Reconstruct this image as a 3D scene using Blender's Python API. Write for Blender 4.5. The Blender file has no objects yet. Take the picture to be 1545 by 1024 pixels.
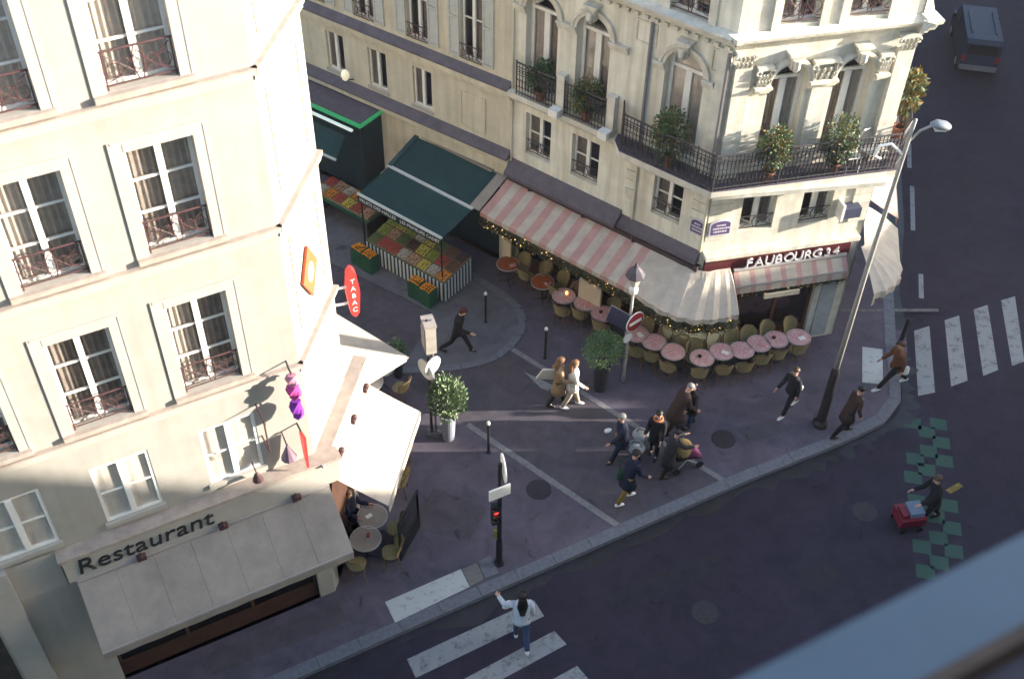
import bpy, bmesh, math, random
from mathutils import Vector, Matrix
from mathutils.geometry import tessellate_polygon
random.seed(7)
PI = math.pi
SC = bpy.context.scene
COL = SC.collection

# ------------------------------------------------------------------ camera, sky, sun, exposure
CAM_H = 23.5
cam_data = bpy.data.cameras.new("camera")
cam_data.sensor_width = 36.0
cam_data.lens = 41.55
cam_data.clip_start = 0.05
cam_data.clip_end = 2000
cam_data.dof.use_dof = True
cam_data.dof.focus_distance = 30.0
cam_data.dof.aperture_fstop = 1.05
cam = bpy.data.objects.new("camera", cam_data)
COL.objects.link(cam)
cx = Vector((0.99978733, 0.01443845, 0.01472501))
cyd = Vector((0.02062268, -0.69997616, -0.71386839))
czf = Vector((0.0, 0.71402024, -0.70012505))
cam.matrix_world = Matrix(((cx.x, -cyd.x, -czf.x, 0), (cx.y, -cyd.y, -czf.y, 0), (cx.z, -cyd.z, -czf.z, CAM_H), (0, 0, 0, 1)))
SC.camera = cam

SUN_AZ, SUN_EL = math.radians(2), math.radians(13)
world = bpy.data.worlds.new("World")
SC.world = world
world.use_nodes = True
wn = world.node_tree.nodes
sky = wn.new("ShaderNodeTexSky")
sky.sky_type = 'NISHITA'
sky.sun_disc = False
sky.sun_elevation = SUN_EL
sky.sun_rotation = PI / 2 - SUN_AZ
sky.air_density = 1.0
sky.dust_density = 1.5
sky.ozone_density = 1.5
wn["Background"].inputs[1].default_value = 0.15
world.node_tree.links.new(sky.outputs[0], wn["Background"].inputs[0])

sun_data = bpy.data.lights.new("sun", 'SUN')
sun_data.energy = 3.6
sun_data.angle = math.radians(0.5)
sun_data.color = (1.0, 0.915, 0.80)
sun = bpy.data.objects.new("sun", sun_data)
COL.objects.link(sun)
sdir = Vector((math.cos(SUN_AZ) * math.cos(SUN_EL), math.sin(SUN_AZ) * math.cos(SUN_EL), math.sin(SUN_EL)))
sun.rotation_euler = sdir.to_track_quat('Z', 'Y').to_euler()
sun.location = sdir * 90

SC.view_settings.view_transform = 'Standard'
SC.view_settings.look = 'None'
SC.view_settings.gamma = 1
SC.view_settings.use_curve_mapping = False
SC.view_settings.exposure = 2.6
SC.render.filter_size = 1.9

# ------------------------------------------------------------------ materials
MATS = {}
def mat(name, col, rough=0.8, var=0.12, scale=3.0, bump=0.0, bscale=40.0, metal=0.0, spec=0.3, col2=None, emit=None, estr=0.0, grime=0.0):
    if name in MATS:
        return MATS[name]
    m = bpy.data.materials.new(name)
    m.use_nodes = True
    nt = m.node_tree
    b = nt.nodes["Principled BSDF"]
    b.inputs["Roughness"].default_value = rough
    b.inputs["Metallic"].default_value = metal
    b.inputs["Specular IOR Level"].default_value = spec
    L = nt.links.new
    c = (*col, 1)
    tc = nt.nodes.new("ShaderNodeTexCoord")
    if var > 0:
        n = nt.nodes.new("ShaderNodeTexNoise")
        n.inputs["Scale"].default_value = scale
        n.inputs["Detail"].default_value = 8
        n.inputs["Roughness"].default_value = 0.65
        L(tc.outputs["Object"], n.inputs["Vector"])
        r = nt.nodes.new("ShaderNodeValToRGB")
        r.color_ramp.elements[0].position = 0.3
        r.color_ramp.elements[1].position = 0.7
        a = col2 if col2 else tuple(x * (1 - var * 1.6) for x in col)
        r.color_ramp.elements[0].color = (*a, 1)
        r.color_ramp.elements[1].color = (*[min(1, x * (1 + var * 0.6)) for x in col], 1)
        L(n.outputs["Fac"], r.inputs["Fac"])
        last = r.outputs["Color"]
        if grime > 0:   # rain streaks and city dirt: noise stretched along the vertical
            mp = nt.nodes.new("ShaderNodeMapping")
            mp.inputs["Scale"].default_value = (5.0, 5.0, 0.35)
            L(tc.outputs["Object"], mp.inputs["Vector"])
            n2 = nt.nodes.new("ShaderNodeTexNoise")
            n2.inputs["Scale"].default_value = 1.0
            n2.inputs["Detail"].default_value = 6
            L(mp.outputs["Vector"], n2.inputs["Vector"])
            r2 = nt.nodes.new("ShaderNodeValToRGB")
            r2.color_ramp.elements[0].position = 0.35
            r2.color_ramp.elements[0].color = (1 - grime, 1 - grime * 1.05, 1 - grime * 1.15, 1)
            r2.color_ramp.elements[1].position = 0.6
            r2.color_ramp.elements[1].color = (1, 1, 1, 1)
            L(n2.outputs["Fac"], r2.inputs["Fac"])
            mx = nt.nodes.new("ShaderNodeMix")
            mx.data_type = 'RGBA'
            mx.blend_type = 'MULTIPLY'
            mx.inputs[0].default_value = 1.0
            L(last, mx.inputs[6])
            L(r2.outputs["Color"], mx.inputs[7])
            last = mx.outputs[2]
        L(last, b.inputs["Base Color"])
    else:
        b.inputs["Base Color"].default_value = c
    if bump > 0:
        n3 = nt.nodes.new("ShaderNodeTexNoise")
        n3.inputs["Scale"].default_value = bscale
        n3.inputs["Detail"].default_value = 5
        L(tc.outputs["Object"], n3.inputs["Vector"])
        bp = nt.nodes.new("ShaderNodeBump")
        bp.inputs["Strength"].default_value = bump
        bp.inputs["Distance"].default_value = 0.02
        L(n3.outputs["Fac"], bp.inputs["Height"])
        L(bp.outputs["Normal"], b.inputs["Normal"])
    if emit:
        b.inputs["Emission Color"].default_value = (*emit, 1)
        b.inputs["Emission Strength"].default_value = estr
    MATS[name] = m
    return m

def glass_mat(name, tint=(0.93, 0.92, 0.91)):
    m = bpy.data.materials.new(name)
    m.use_nodes = True
    nt = m.node_tree
    nt.nodes.remove(nt.nodes["Principled BSDF"])
    out = nt.nodes["Material Output"]
    t = nt.nodes.new("ShaderNodeBsdfTransparent")
    t.inputs[0].default_value = (*tint, 1)
    gl = nt.nodes.new("ShaderNodeBsdfGlossy")
    gl.inputs["Roughness"].default_value = 0.04
    fr = nt.nodes.new("ShaderNodeLayerWeight")
    fr.inputs["Blend"].default_value = 0.35
    ad = nt.nodes.new("ShaderNodeMapRange")
    ad.inputs["From Min"].default_value = 0.3
    ad.inputs["To Min"].default_value = 0.07
    ad.inputs["To Max"].default_value = 0.6
    mx = nt.nodes.new("ShaderNodeMixShader")
    nt.links.new(fr.outputs["Facing"], ad.inputs[0])
    nt.links.new(ad.outputs[0], mx.inputs[0])
    nt.links.new(t.outputs[0], mx.inputs[1])
    nt.links.new(gl.outputs[0], mx.inputs[2])
    nt.links.new(mx.outputs[0], out.inputs[0])
    return m

def asphalt_mat(name, col, warm):
    m = mat(name, col, 0.88, 0.0, bump=0.35, bscale=90, spec=0.25)
    nt = m.node_tree
    L = nt.links.new
    b = nt.nodes["Principled BSDF"]
    tc = nt.nodes.new("ShaderNodeTexCoord")
    def noise(sc, det, rough=0.6, dist=0.0):
        n = nt.nodes.new("ShaderNodeTexNoise")
        n.inputs["Scale"].default_value = sc
        n.inputs["Detail"].default_value = det
        n.inputs["Roughness"].default_value = rough
        n.inputs["Distortion"].default_value = dist
        L(tc.outputs["Object"], n.inputs["Vector"])
        return n.outputs["Fac"]
    def ramp(f, p0, p1, c0, c1):
        r = nt.nodes.new("ShaderNodeValToRGB")
        r.color_ramp.elements[0].position = p0
        r.color_ramp.elements[1].position = p1
        r.color_ramp.elements[0].color = (*c0, 1)
        r.color_ramp.elements[1].color = (*c1, 1)
        L(f, r.inputs["Fac"])
        return r.outputs["Color"]
    def mul(a, c):
        x = nt.nodes.new("ShaderNodeMix")
        x.data_type = 'RGBA'
        x.blend_type = 'MULTIPLY'
        x.inputs[0].default_value = 1
        L(a, x.inputs[6])
        L(c, x.inputs[7])
        return x.outputs[2]
    base = ramp(noise(0.35, 6), 0.3, 0.72, col, warm)
    wear = ramp(noise(1.6, 8, 0.7, 0.6), 0.25, 0.62, (0.62, 0.62, 0.63), (1.12, 1.11, 1.10))
    grit = ramp(noise(130, 2), 0.3, 0.7, (0.72, 0.72, 0.72), (1.22, 1.22, 1.22))
    spot = ramp(noise(2.6, 4, 0.6, 0.8), 0.27, 0.36, (0.5, 0.5, 0.53), (1, 1, 1))
    L(mul(mul(mul(base, wear), grit), spot), b.inputs["Base Color"])
    return m

def paint_mat(name, col, worn, lo=0.36):
    m = mat(name, col, 0.75, 0.0)
    nt = m.node_tree
    tc = nt.nodes.new("ShaderNodeTexCoord")
    n = nt.nodes.new("ShaderNodeTexNoise")
    n.inputs["Scale"].default_value = 5
    n.inputs["Detail"].default_value = 10
    n.inputs["Roughness"].default_value = 0.75
    r = nt.nodes.new("ShaderNodeValToRGB")
    r.color_ramp.elements[0].position = lo
    r.color_ramp.elements[0].color = (*worn, 1)
    r.color_ramp.elements[1].position = lo + 0.14
    r.color_ramp.elements[1].color = (*col, 1)
    nt.links.new(tc.outputs["Object"], n.inputs["Vector"])
    nt.links.new(n.outputs["Fac"], r.inputs["Fac"])
    nt.links.new(r.outputs["Color"], nt.nodes["Principled BSDF"].inputs["Base Color"])
    return m

M_PLASTER = mat("cream_plaster", (0.325, 0.301, 0.262), 0.9, 0.10, 1.2, 0.15, 60, grime=0.06)
M_TRIM = mat("cream_trim", (0.352, 0.324, 0.28), 0.85, 0.07, 2.0, 0.1, 50)
M_LEDGE = mat("weathered_ledge", (0.34, 0.28, 0.235), 0.85, 0.18, 4.0, 0.15, 50)
M_STONE = mat("limestone", (0.68, 0.645, 0.535), 0.9, 0.12, 1.5, 0.25, 35, grime=0.22)
M_STONE2 = mat("limestone_carved", (0.60, 0.565, 0.475), 0.88, 0.14, 3.0, 0.25, 30, grime=0.18)
M_STONE3 = mat("ochre_render", (0.56, 0.51, 0.39), 0.9, 0.12, 1.2, 0.2, 40, grime=0.16)
M_ZINC = mat("zinc", (0.22, 0.24, 0.28), 0.5, 0.12, 3.0, 0.05, 20, metal=0.35, spec=0.5)
M_DARKZINC = mat("dark_zinc", (0.10, 0.085, 0.10), 0.75, 0.2, 4.0)
M_WHITE = mat("white_paint", (0.70, 0.68, 0.63), 0.5, 0.06, 6.0)
M_IRON = mat("wrought_iron", (0.03, 0.027, 0.03), 0.5, 0.1, 8, spec=0.4)
M_RUST = mat("red_brown_iron", (0.075, 0.034, 0.034), 0.6, 0.2, 8)
M_GLASS = glass_mat("window_glass")
M_SHOPGLASS = glass_mat("shop_glass", (0.6, 0.62, 0.62))
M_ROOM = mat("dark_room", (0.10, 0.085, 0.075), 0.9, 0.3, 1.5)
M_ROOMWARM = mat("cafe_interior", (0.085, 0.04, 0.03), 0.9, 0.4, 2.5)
M_CURTAIN = mat("net_curtain", (0.52, 0.47, 0.42), 0.9, 0.12, 7)
M_CURTDARK = mat("grey_curtain", (0.32, 0.28, 0.25), 0.9, 0.2, 6)
M_BLIND = mat("pale_blind", (0.78, 0.74, 0.67), 0.8, 0.06, 5)
M_SHUTTER = mat("grey_shutter", (0.42, 0.42, 0.38), 0.7, 0.1, 5)
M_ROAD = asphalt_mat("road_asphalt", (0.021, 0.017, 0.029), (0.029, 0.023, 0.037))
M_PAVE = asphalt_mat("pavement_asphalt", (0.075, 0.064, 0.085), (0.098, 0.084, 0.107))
M_PAVE2 = asphalt_mat("side_street_asphalt", (0.062, 0.054, 0.065), (0.082, 0.072, 0.083))
M_EAR = asphalt_mat("concrete_pad", (0.095, 0.093, 0.105), (0.12, 0.116, 0.126))
M_GRANITE = mat("granite_kerb", (0.12, 0.122, 0.14), 0.8, 0.2, 9, 0.2, 60)
M_GRAN2 = mat("granite_strip", (0.17, 0.163, 0.165), 0.8, 0.22, 9, 0.2, 60)
M_GUTTER = mat("wet_gutter", (0.022, 0.02, 0.022), 0.45, 0.3, 3)
M_ROADPAINT = paint_mat("road_paint", (0.20, 0.205, 0.21), (0.08, 0.075, 0.08), 0.35)
M_PAVEPAINT = paint_mat("pavement_paint", (0.36, 0.37, 0.36), (0.15, 0.145, 0.15), 0.32)
M_GREENPAINT = paint_mat("green_paint", (0.022, 0.056, 0.043), (0.028, 0.045, 0.043), 0.34)
M_TILE = mat("grey_tactile", (0.14, 0.13, 0.12), 0.85, 0.15, 9, 0.2, 60)

# ------------------------------------------------------------------ mesh helpers
class MB:
    def __init__(s):
        s.v, s.f, s.mi = [], [], []
        s.cur = 0
    def add(s, vs, fs):
        o = len(s.v)
        s.v.extend([tuple(p) for p in vs])
        for f in fs:
            s.f.append(tuple(i + o for i in f))
            s.mi.append(s.cur)
        return s
    def box(s, x0, x1, y0, y1, z0, z1):
        vs = [(x0, y0, z0), (x1, y0, z0), (x1, y1, z0), (x0, y1, z0), (x0, y0, z1), (x1, y0, z1), (x1, y1, z1), (x0, y1, z1)]
        return s.add(vs, [(0, 3, 2, 1), (4, 5, 6, 7), (0, 1, 5, 4), (1, 2, 6, 5), (2, 3, 7, 6), (3, 0, 4, 7)])
    def quad(s, a, b, c, d):
        return s.add([a, b, c, d], [(0, 1, 2, 3)])
    def prism(s, poly, z0, z1):
        n = len(poly)
        vs = [(p[0], p[1], z0) for p in poly] + [(p[0], p[1], z1) for p in poly]
        fs = [tuple(range(n))[::-1], tuple(range(n, 2 * n))]
        fs += [(i, (i + 1) % n, n + (i + 1) % n, n + i) for i in range(n)]
        return s.add(vs, fs)
    def sheet(s, poly, z):
        return s.add([(p[0], p[1], z) for p in poly], [tuple(range(len(poly)))])
    def tube(s, pts, r, n=6, cap=True):
        pts = [Vector(p) for p in pts]
        rs = r if isinstance(r, (list, tuple)) else [r] * len(pts)
        vs, fs = [], []
        ref = None
        for i, p in enumerate(pts):
            d = (pts[min(i + 1, len(pts) - 1)] - pts[max(i - 1, 0)])
            if d.length < 1e-9:
                d = Vector((0, 0, 1))
            d.normalize()
            if ref is None:
                ref = Vector((0, 0, 1)) if abs(d.z) < 0.9 else Vector((1, 0, 0))
            u = d.cross(ref)
            if u.length < 1e-6:
                u = d.orthogonal()
            u.normalize()
            w = u.cross(d).normalized()
            ref = w.copy() if abs(w.dot(d)) < 0.9 else ref
            for k in range(n):
                a = 2 * PI * k / n
                vs.append(p + (u * math.cos(a) + w * math.sin(a)) * rs[i])
        for i in range(len(pts) - 1):
            for k in range(n):
                fs.append((i * n + k, i * n + (k + 1) % n, (i + 1) * n + (k + 1) % n, (i + 1) * n + k))
        if cap:
            fs.append(tuple(range(n))[::-1])
            fs.append(tuple(range((len(pts) - 1) * n, len(pts) * n)))
        return s.add(vs, fs)
    def rings(s, rings, cap=True):
        n = len(rings[0])
        vs = [p for r in rings for p in r]
        fs = []
        for i in range(len(rings) - 1):
            for k in range(n):
                fs.append((i * n + k, i * n + (k + 1) % n, (i + 1) * n + (k + 1) % n, (i + 1) * n + k))
        if cap:
            fs.append(tuple(range(n))[::-1])
            fs.append(tuple(range((len(rings) - 1) * n, len(rings) * n)))
        return s.add(vs, fs)
    def lathe(s, prof, n=16, cx=0, cy=0, cap=True):
        return s.rings([[(cx + r * math.cos(2 * PI * k / n), cy + r * math.sin(2 * PI * k / n), z) for k in range(n)] for r, z in prof], cap)
    def ball(s, c, r, n=8, m=5, sz=1.0):
        rr = []
        for j in range(m + 1):
            t = -PI / 2 + PI * (j + 0.02) / (m + 0.04)
            rr.append([(c[0] + r * math.cos(t) * math.cos(2 * PI * k / n), c[1] + r * math.cos(t) * math.sin(2 * PI * k / n), c[2] + r * sz * math.sin(t)) for k in range(n)])
        return s.rings(rr)
    def mesh(s, name, mats, smooth=False):
        me = bpy.data.meshes.new(name)
        me.from_pydata(s.v, [], s.f)
        if not isinstance(mats, (list, tuple)):
            mats = [mats]
        for m in mats:
            me.materials.append(m)
        if len(mats) > 1:
            me.polygons.foreach_set("material_index", s.mi)
        if smooth:
            me.polygons.foreach_set("use_smooth", [True] * len(me.polygons))
        me.update()
        bm = bmesh.new()
        bm.from_mesh(me)
        bmesh.ops.recalc_face_normals(bm, faces=bm.faces)
        bm.to_mesh(me)
        bm.free()
        return me

def obj(name, me, mats=None, parent=None, loc=(0, 0, 0), rz=0.0, smooth=False):
    if isinstance(me, MB):
        me = me.mesh(name, mats, smooth)
    o = bpy.data.objects.new(name, me)
    COL.objects.link(o)
    o.location = loc
    o.rotation_euler = (0, 0, rz)
    if parent:
        o.parent = parent
    return o
def thing(name, label, cat, loc=(0, 0, 0), rz=0.0, group=None):
    o = bpy.data.objects.new(name, None)
    COL.objects.link(o)
    o.empty_display_size = 0.2
    o.location = loc
    o.rotation_euler = (0, 0, rz)
    o["label"] = label
    o["category"] = cat
    if group:
        o["group"] = group
    return o
def tag(o, label, cat, group=None):
    o["label"] = label
    o["category"] = cat
    if group:
        o["group"] = group
    return o
def struct(name, mb, m):
    o = obj(name, mb, m)
    o["kind"] = "structure"
    return o
def stuff(o):
    o["kind"] = "stuff"
    return o

class Frame:
    """Local facade frame: x runs along the facade, -y points out to the street."""
    def __init__(s, root, p0, ang, base_p=None, base_ang=0.0):
        s.root = root
        s.p0 = Vector((p0[0], p0[1], 0))
        s.ang = math.radians(ang)
        bp = Vector((base_p[0], base_p[1], 0)) if base_p else s.p0
        ba = math.radians(base_ang) if base_p else s.ang
        d = s.p0 - bp
        c, n = math.cos(-ba), math.sin(-ba)
        s.off = Vector((d.x * c - d.y * n, d.x * n + d.y * c, 0))
        s.rel = s.ang - ba
    def put(s, name, me, mats=None, at=(0, 0, 0), rz=0.0, smooth=False):
        c, n = math.cos(s.rel), math.sin(s.rel)
        l = (s.off.x + at[0] * c - at[1] * n, s.off.y + at[0] * n + at[1] * c, at[2])
        return obj(name, me, mats, s.root, l, s.rel + rz, smooth)
    def world(s, a, off, z=0.0):
        c, n = math.cos(s.ang), math.sin(s.ang)
        return (s.p0.x + a * c + off * n, s.p0.y + a * n - off * c, z)

def wall(mb, s0, s1, z0, z1, holes=(), off=0.0, depth=0.2):
    """A facade sheet with real openings: holes are (s0, s1, z0, z1, arch) with reveals going in."""
    xs = sorted(set([s0, s1] + [h[0] for h in holes] + [h[1] for h in holes]))
    zs = sorted(set([z0, z1] + [h[2] for h in holes] + [h[3] for h in holes]))
    y = -off
    for i in range(len(xs) - 1):
        for j in range(len(zs) - 1):
            a, b, c, d = xs[i], xs[i + 1], zs[j], zs[j + 1]
            mx, mz = (a + b) / 2, (c + d) / 2
            if any(h[0] < mx < h[1] and h[2] < mz < h[3] for h in holes):
                continue
            mb.quad((a, y, c), (b, y, c), (b, y, d), (a, y, d))
    for h in holes:
        a, b, c, d = h[:4]
        arch = len(h) > 4 and h[4]
        r = (b - a) / 2
        sp = d - r if arch else d
        mb.quad((a, y, c), (a, y + depth, c), (a, y + depth, sp), (a, y, sp))
        mb.quad((b, y, c), (b, y, sp), (b, y + depth, sp), (b, y + depth, c))
        mb.quad((a, y, c), (b, y, c), (b, y + depth, c), (a, y + depth, c))
        if not arch:
            mb.quad((a, y, d), (a, y + depth, d), (b, y + depth, d), (b, y, d))
        else:
            N = 16
            m = (a + b) / 2
            arc = [(m - r * math.cos(PI * k / N), sp + r * math.sin(PI * k / N)) for k in range(N + 1)]
            for k in range(N):
                p, q = arc[k], arc[k + 1]
                mb.quad((p[0], y, p[1]), (p[0], y + depth, p[1]), (q[0], y + depth, q[1]), (q[0], y, q[1]))
                mb.quad((p[0], y, p[1]), (q[0], y, q[1]), (q[0], y, d), (p[0], y, d))
    return mb

MESHC = {}
def window(fr, s0, s1, z0, z1, y, rows=3, arch=False, curtain=None, sill=False, frame_mat=None, leafw=0.055, transom=None):
    """Two-leaf casement: part window (frame) > pane per light, sill, curtain."""
    W, H = round(s1 - s0, 3), round(z1 - z0, 3)
    fm = frame_mat or M_WHITE
    key = ("win", W, H, rows, arch, fm.name, leafw)
    sp = H - W / 2 if arch else H
    if key not in MESHC:
        mb = MB()
        t, dp = leafw, 0.06
        h = W / 2
        mb.box(-h, -h + t, 0, dp, 0, sp)
        mb.box(h - t, h, 0, dp, 0, sp)
        mb.box(-h + t, h - t, 0, dp, 0, t)
        mb.box(-h + t, h - t, 0, dp, sp - t, sp)
        mb.box(-t * 0.95, t * 0.95, -0.02, dp, t, sp - t)
        lights = []
        zz = [t + (sp - 2 * t) * i / rows for i in range(rows + 1)]
        for i in range(1, rows):
            for sg in (-1, 1):
                x0, x1 = sorted((sg * t * 0.95, sg * (h - t)))
                mb.box(x0, x1, 0.008, dp - 0.01, zz[i] - 0.018, zz[i] + 0.018)
        for i in range(rows):
            for sg in (-1, 1):
                x0, x1 = sorted((sg * t * 0.95, sg * (h - t)))
                p = MB()
                e = 0.018 if i > 0 else 0
                e2 = 0.018 if i < rows - 1 else 0
                p.box(x0, x1, 0.028, 0.034, zz[i] + e, zz[i + 1] - e2)
                lights.append(p.mesh("pane", M_GLASS))
        if arch:
            N = 14
            r0, r1 = h, h - t
            for k in range(N):
                a0, a1 = PI * k / N, PI * (k + 1) / N
                pts = [(-r0 * math.cos(a0), sp + r0 * math.sin(a0)), (-r0 * math.cos(a1), sp + r0 * math.sin(a1)), (-r1 * math.cos(a1), sp + r1 * math.sin(a1)), (-r1 * math.cos(a0), sp + r1 * math.sin(a0))]
                mb.add([(p[0], 0, p[1]) for p in pts] + [(p[0], dp, p[1]) for p in pts], [(0, 1, 2, 3), (7, 6, 5, 4), (2, 6, 7, 3), (0, 4, 5, 1)])
            p = MB()
            p.add([(-r1 * math.cos(PI * k / N), 0.03, sp + r1 * math.sin(PI * k / N)) for k in range(N + 1)], [tuple(range(N + 1))])
            lights.append(p.mesh("pane", M_GLASS))
        MESHC[key] = (mb.mesh("window", fm), lights)
    me, lights = MESHC[key]
    w = fr.put("window", me, at=((s0 + s1) / 2, y, z0))
    for l in lights:
        obj("pane", l, parent=w)
    for side, cm in (curtain if isinstance(curtain, list) else [curtain] if curtain else []):
        h = W / 2
        cb = MB()
        spans = {'L': [(-h + 0.03, -0.06)], 'R': [(0.06, h - 0.03)], 'B': [(-h + 0.03, -0.1), (0.12, h - 0.03)], 'F': [(-h + 0.02, h - 0.02)]}[side]
        for a, b in spans:
            N = 12
            prev = None
            for k in range(N + 1):
                x = a + (b - a) * k / N
                yy = (0.10 if side != 'F' else 0.058) + (0.02 if side != 'F' else 0.006) * math.sin(k * 2.1)
                cur = ((x, yy, 0.02), (x, yy, H - 0.03 if not arch else sp - 0.02))
                if prev:
                    cb.quad(prev[0], cur[0], cur[1], prev[1])
                prev = cur
        obj("curtain", cb, cm, w)
    if sill:
        sb = MB().box(-W / 2 - 0.06, W / 2 + 0.06, -0.12, 0.05, -0.09, -0.004)
        obj("sill", sb, M_TRIM, w)
    return w

def rail_scroll(mb, x0, x1, y, z0, z1, r=0.012):
    """A window guard: two bars, a pair of scrolls each side of a lyre."""
    mb.tube([(x0, y, z1), (x1, y, z1)], r * 1.5, 6)
    mb.tube([(x0, y, z0), (x1, y, z0)], r * 1.2, 6)
    m, h, w = (x0 + x1) / 2, z1 - z0, (x1 - x0) / 2
    for sg in (-1, 1):
        pts = [(m + sg * w * (1 - t) * 0.98, y, z0 + h * (0.1 + 0.75 * t * t)) for t in [i / 10 for i in range(11)]]
        mb.tube(pts, r * 0.8, 5)
        pts = [(m + sg * w * (1 - t) * 0.9, y, z1 - h * (0.1 + 0.75 * t)) for t in [i / 8 for i in range(9)]]
        mb.tube(pts, r * 0.8, 5)
        for cxx, rad in ((0.72, 0.13), (0.35, 0.16)):
            c = (m + sg * w * cxx, z0 + h * 0.42)
            mb.tube([(c[0] + rad * h * 1.3 * math.cos(a), y, c[1] + rad * h * 1.6 * math.sin(a)) for a in [2 * PI * i / 12 for i in range(13)]], r * 0.7, 5)
        pts = [(m + sg * (0.03 + 0.05 * math.sin(t * PI)), y, z0 + h * t) for t in [i / 8 for i in range(9)]]
        mb.tube(pts, r * 1.1, 5)
    return mb

def text_mesh(name, body, size, m, depth=0.02, align='LEFT', shear=0.0, space=1.0):
    cu = bpy.data.curves.new(name, 'FONT')
    cu.body = body
    cu.size = size
    cu.extrude = depth
    cu.align_x = align
    cu.shear = shear
    cu.space_character = space
    cu.resolution_u = 3
    t = bpy.data.objects.new(name, cu)
    COL.objects.link(t)
    bpy.context.view_layer.update()
    me = bpy.data.meshes.new_from_object(t.evaluated_get(bpy.context.evaluated_depsgraph_get()))
    bpy.data.objects.remove(t)
    me.materials.clear()
    me.materials.append(m)
    # stand the letters up in the x-z plane, front towards -y
    me.transform(Matrix.Rotation(PI / 2, 4, 'X'))
    return me

# ------------------------------------------------------------------ plan of the place (metres)
def dv(a):
    a = math.radians(a)
    return Vector((math.cos(a), math.sin(a), 0))
ANG_A, ANG_B, ANG_C, ANG_D, ANG_B2 = 28.7, -37.45, 13.78, 79.97, -34.65
A = dv(ANG_A)
NA = dv(ANG_A + 90)
D = dv(ANG_D)
PL = Vector((-3.9926, 15.4939, 0))      # left building, corner of the street front and the chamfer
PE = PL + D * 2.17                      # end of its chamfer
P1 = Vector((4.8466, 23.4034, 0))       # corner cafe, side street front / chamfer
P2 = Vector((9.1831, 24.4312, 0))       # chamfer / boulevard front
PB = P1 - dv(ANG_B) * 6.25              # party line with the next house

# ------------------------------------------------------------------ ground
def smooth_path(pts, n=6):
    out = []
    for i in range(len(pts) - 1):
        p0, p1, p2, p3 = [Vector(pts[max(0, min(len(pts) - 1, i + k))]) for k in (-1, 0, 1, 2)]
        for k in range(n):
            t = k / n
            out.append(0.5 * ((2 * p1) + (p2 - p0) * t + (2 * p0 - 5 * p1 + 4 * p2 - p3) * t * t + (3 * p1 - p0 - 3 * p2 + p3) * t ** 3))
    out.append(Vector(pts[-1]))
    return out
def resample(pts, step):
    out = [pts[0].copy()]
    need = step
    for a, b in zip(pts, pts[1:]):
        l = (b - a).length
        pos = 0
        while l - pos >= need:
            pos += need
            out.append(a.lerp(b, pos / l))
            need = step
        need -= l - pos
    return out

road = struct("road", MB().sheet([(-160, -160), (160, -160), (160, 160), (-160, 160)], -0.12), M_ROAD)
K0 = Vector((-3.2, 13.98)) - A.xy * 24
corner_pts = [(K0.x, K0.y), (-3.2, 13.98), (1.5, 16.55), (5.75, 18.86), (8.13, 20.06), (9.28, 20.68), (10.15, 21.25), (10.58, 21.87), (10.78, 22.8), (11.03, 24.62), (11.9, 29.5), (11.03 + D.x * 60, 24.62 + D.y * 60)]
kerb = smooth_path(corner_pts, 8)
def inset(path, d):
    out = []
    for i, p in enumerate(path):
        t = (path[min(i + 1, len(path) - 1)] - path[max(i - 1, 0)]).normalized()
        out.append(p + Vector((-t.y, t.x)) * d)
    return out
inner = inset(kerb, 0.30)
far_back = [(21.5, 84), (-60, 84), (-60, 10)]
pv_poly = [(p.x, p.y) for p in inner[8:]] + [(21.5, 84), (inner[8].x - 26.3, 84), (inner[8].x - 26.3, inner[8].y - 14.4)]
tri = tessellate_polygon([[Vector((x, y, 0)) for x, y in pv_poly]])
pvm = MB().add([(x, y, 0.0) for x, y in pv_poly], tri)
for i in range(len(pv_poly)):
    a, b = pv_poly[i], pv_poly[(i + 1) % len(pv_poly)]
    pvm.quad((a[0], a[1], -0.2), (b[0], b[1], -0.2), (b[0], b[1], 0), (a[0], a[1], 0))
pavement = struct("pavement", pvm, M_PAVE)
# granite kerbstones, one by one
step = resample(kerb, 1.0)
stp_in = inset(step, 0.31)
n_k = 0
for i in range(14, len(step) - 2):
    if step[i].y > 36:
        break
    a, b = step[i], step[i + 1]
    c, d = stp_in[i + 1], stp_in[i]
    g = 0.006
    u = (b - a).normalized() * g
    dz = random.uniform(-0.004, 0.006)
    kb = MB().prism([(a.x + u.x, a.y + u.y), (b.x - u.x, b.y - u.y), (c.x - u.x, c.y - u.y), (d.x + u.x, d.y + u.y)], -0.2, 0.012 + dz)
    obj("kerbstone", kb, M_GRANITE, pavement)
# dark damp gutter under the kerb
gut = MB()
gp = inset(kerb, -0.03)
rr = random.Random(3)
ws = [0.16 + 0.42 * rr.random() ** 2 for _ in kerb]
for i in range(len(kerb) - 1):
    if kerb[i].y > 34 or kerb[i].x < -6:
        continue
    o0, o1 = inset(kerb, -ws[i])[i], inset(kerb, -ws[i + 1])[i + 1]
    gut.quad((gp[i].x, gp[i].y, -0.114), (o0.x, o0.y, -0.114), (o1.x, o1.y, -0.114), (gp[i + 1].x, gp[i + 1].y, -0.114))
struct("gutter", gut, M_GUTTER)
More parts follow.
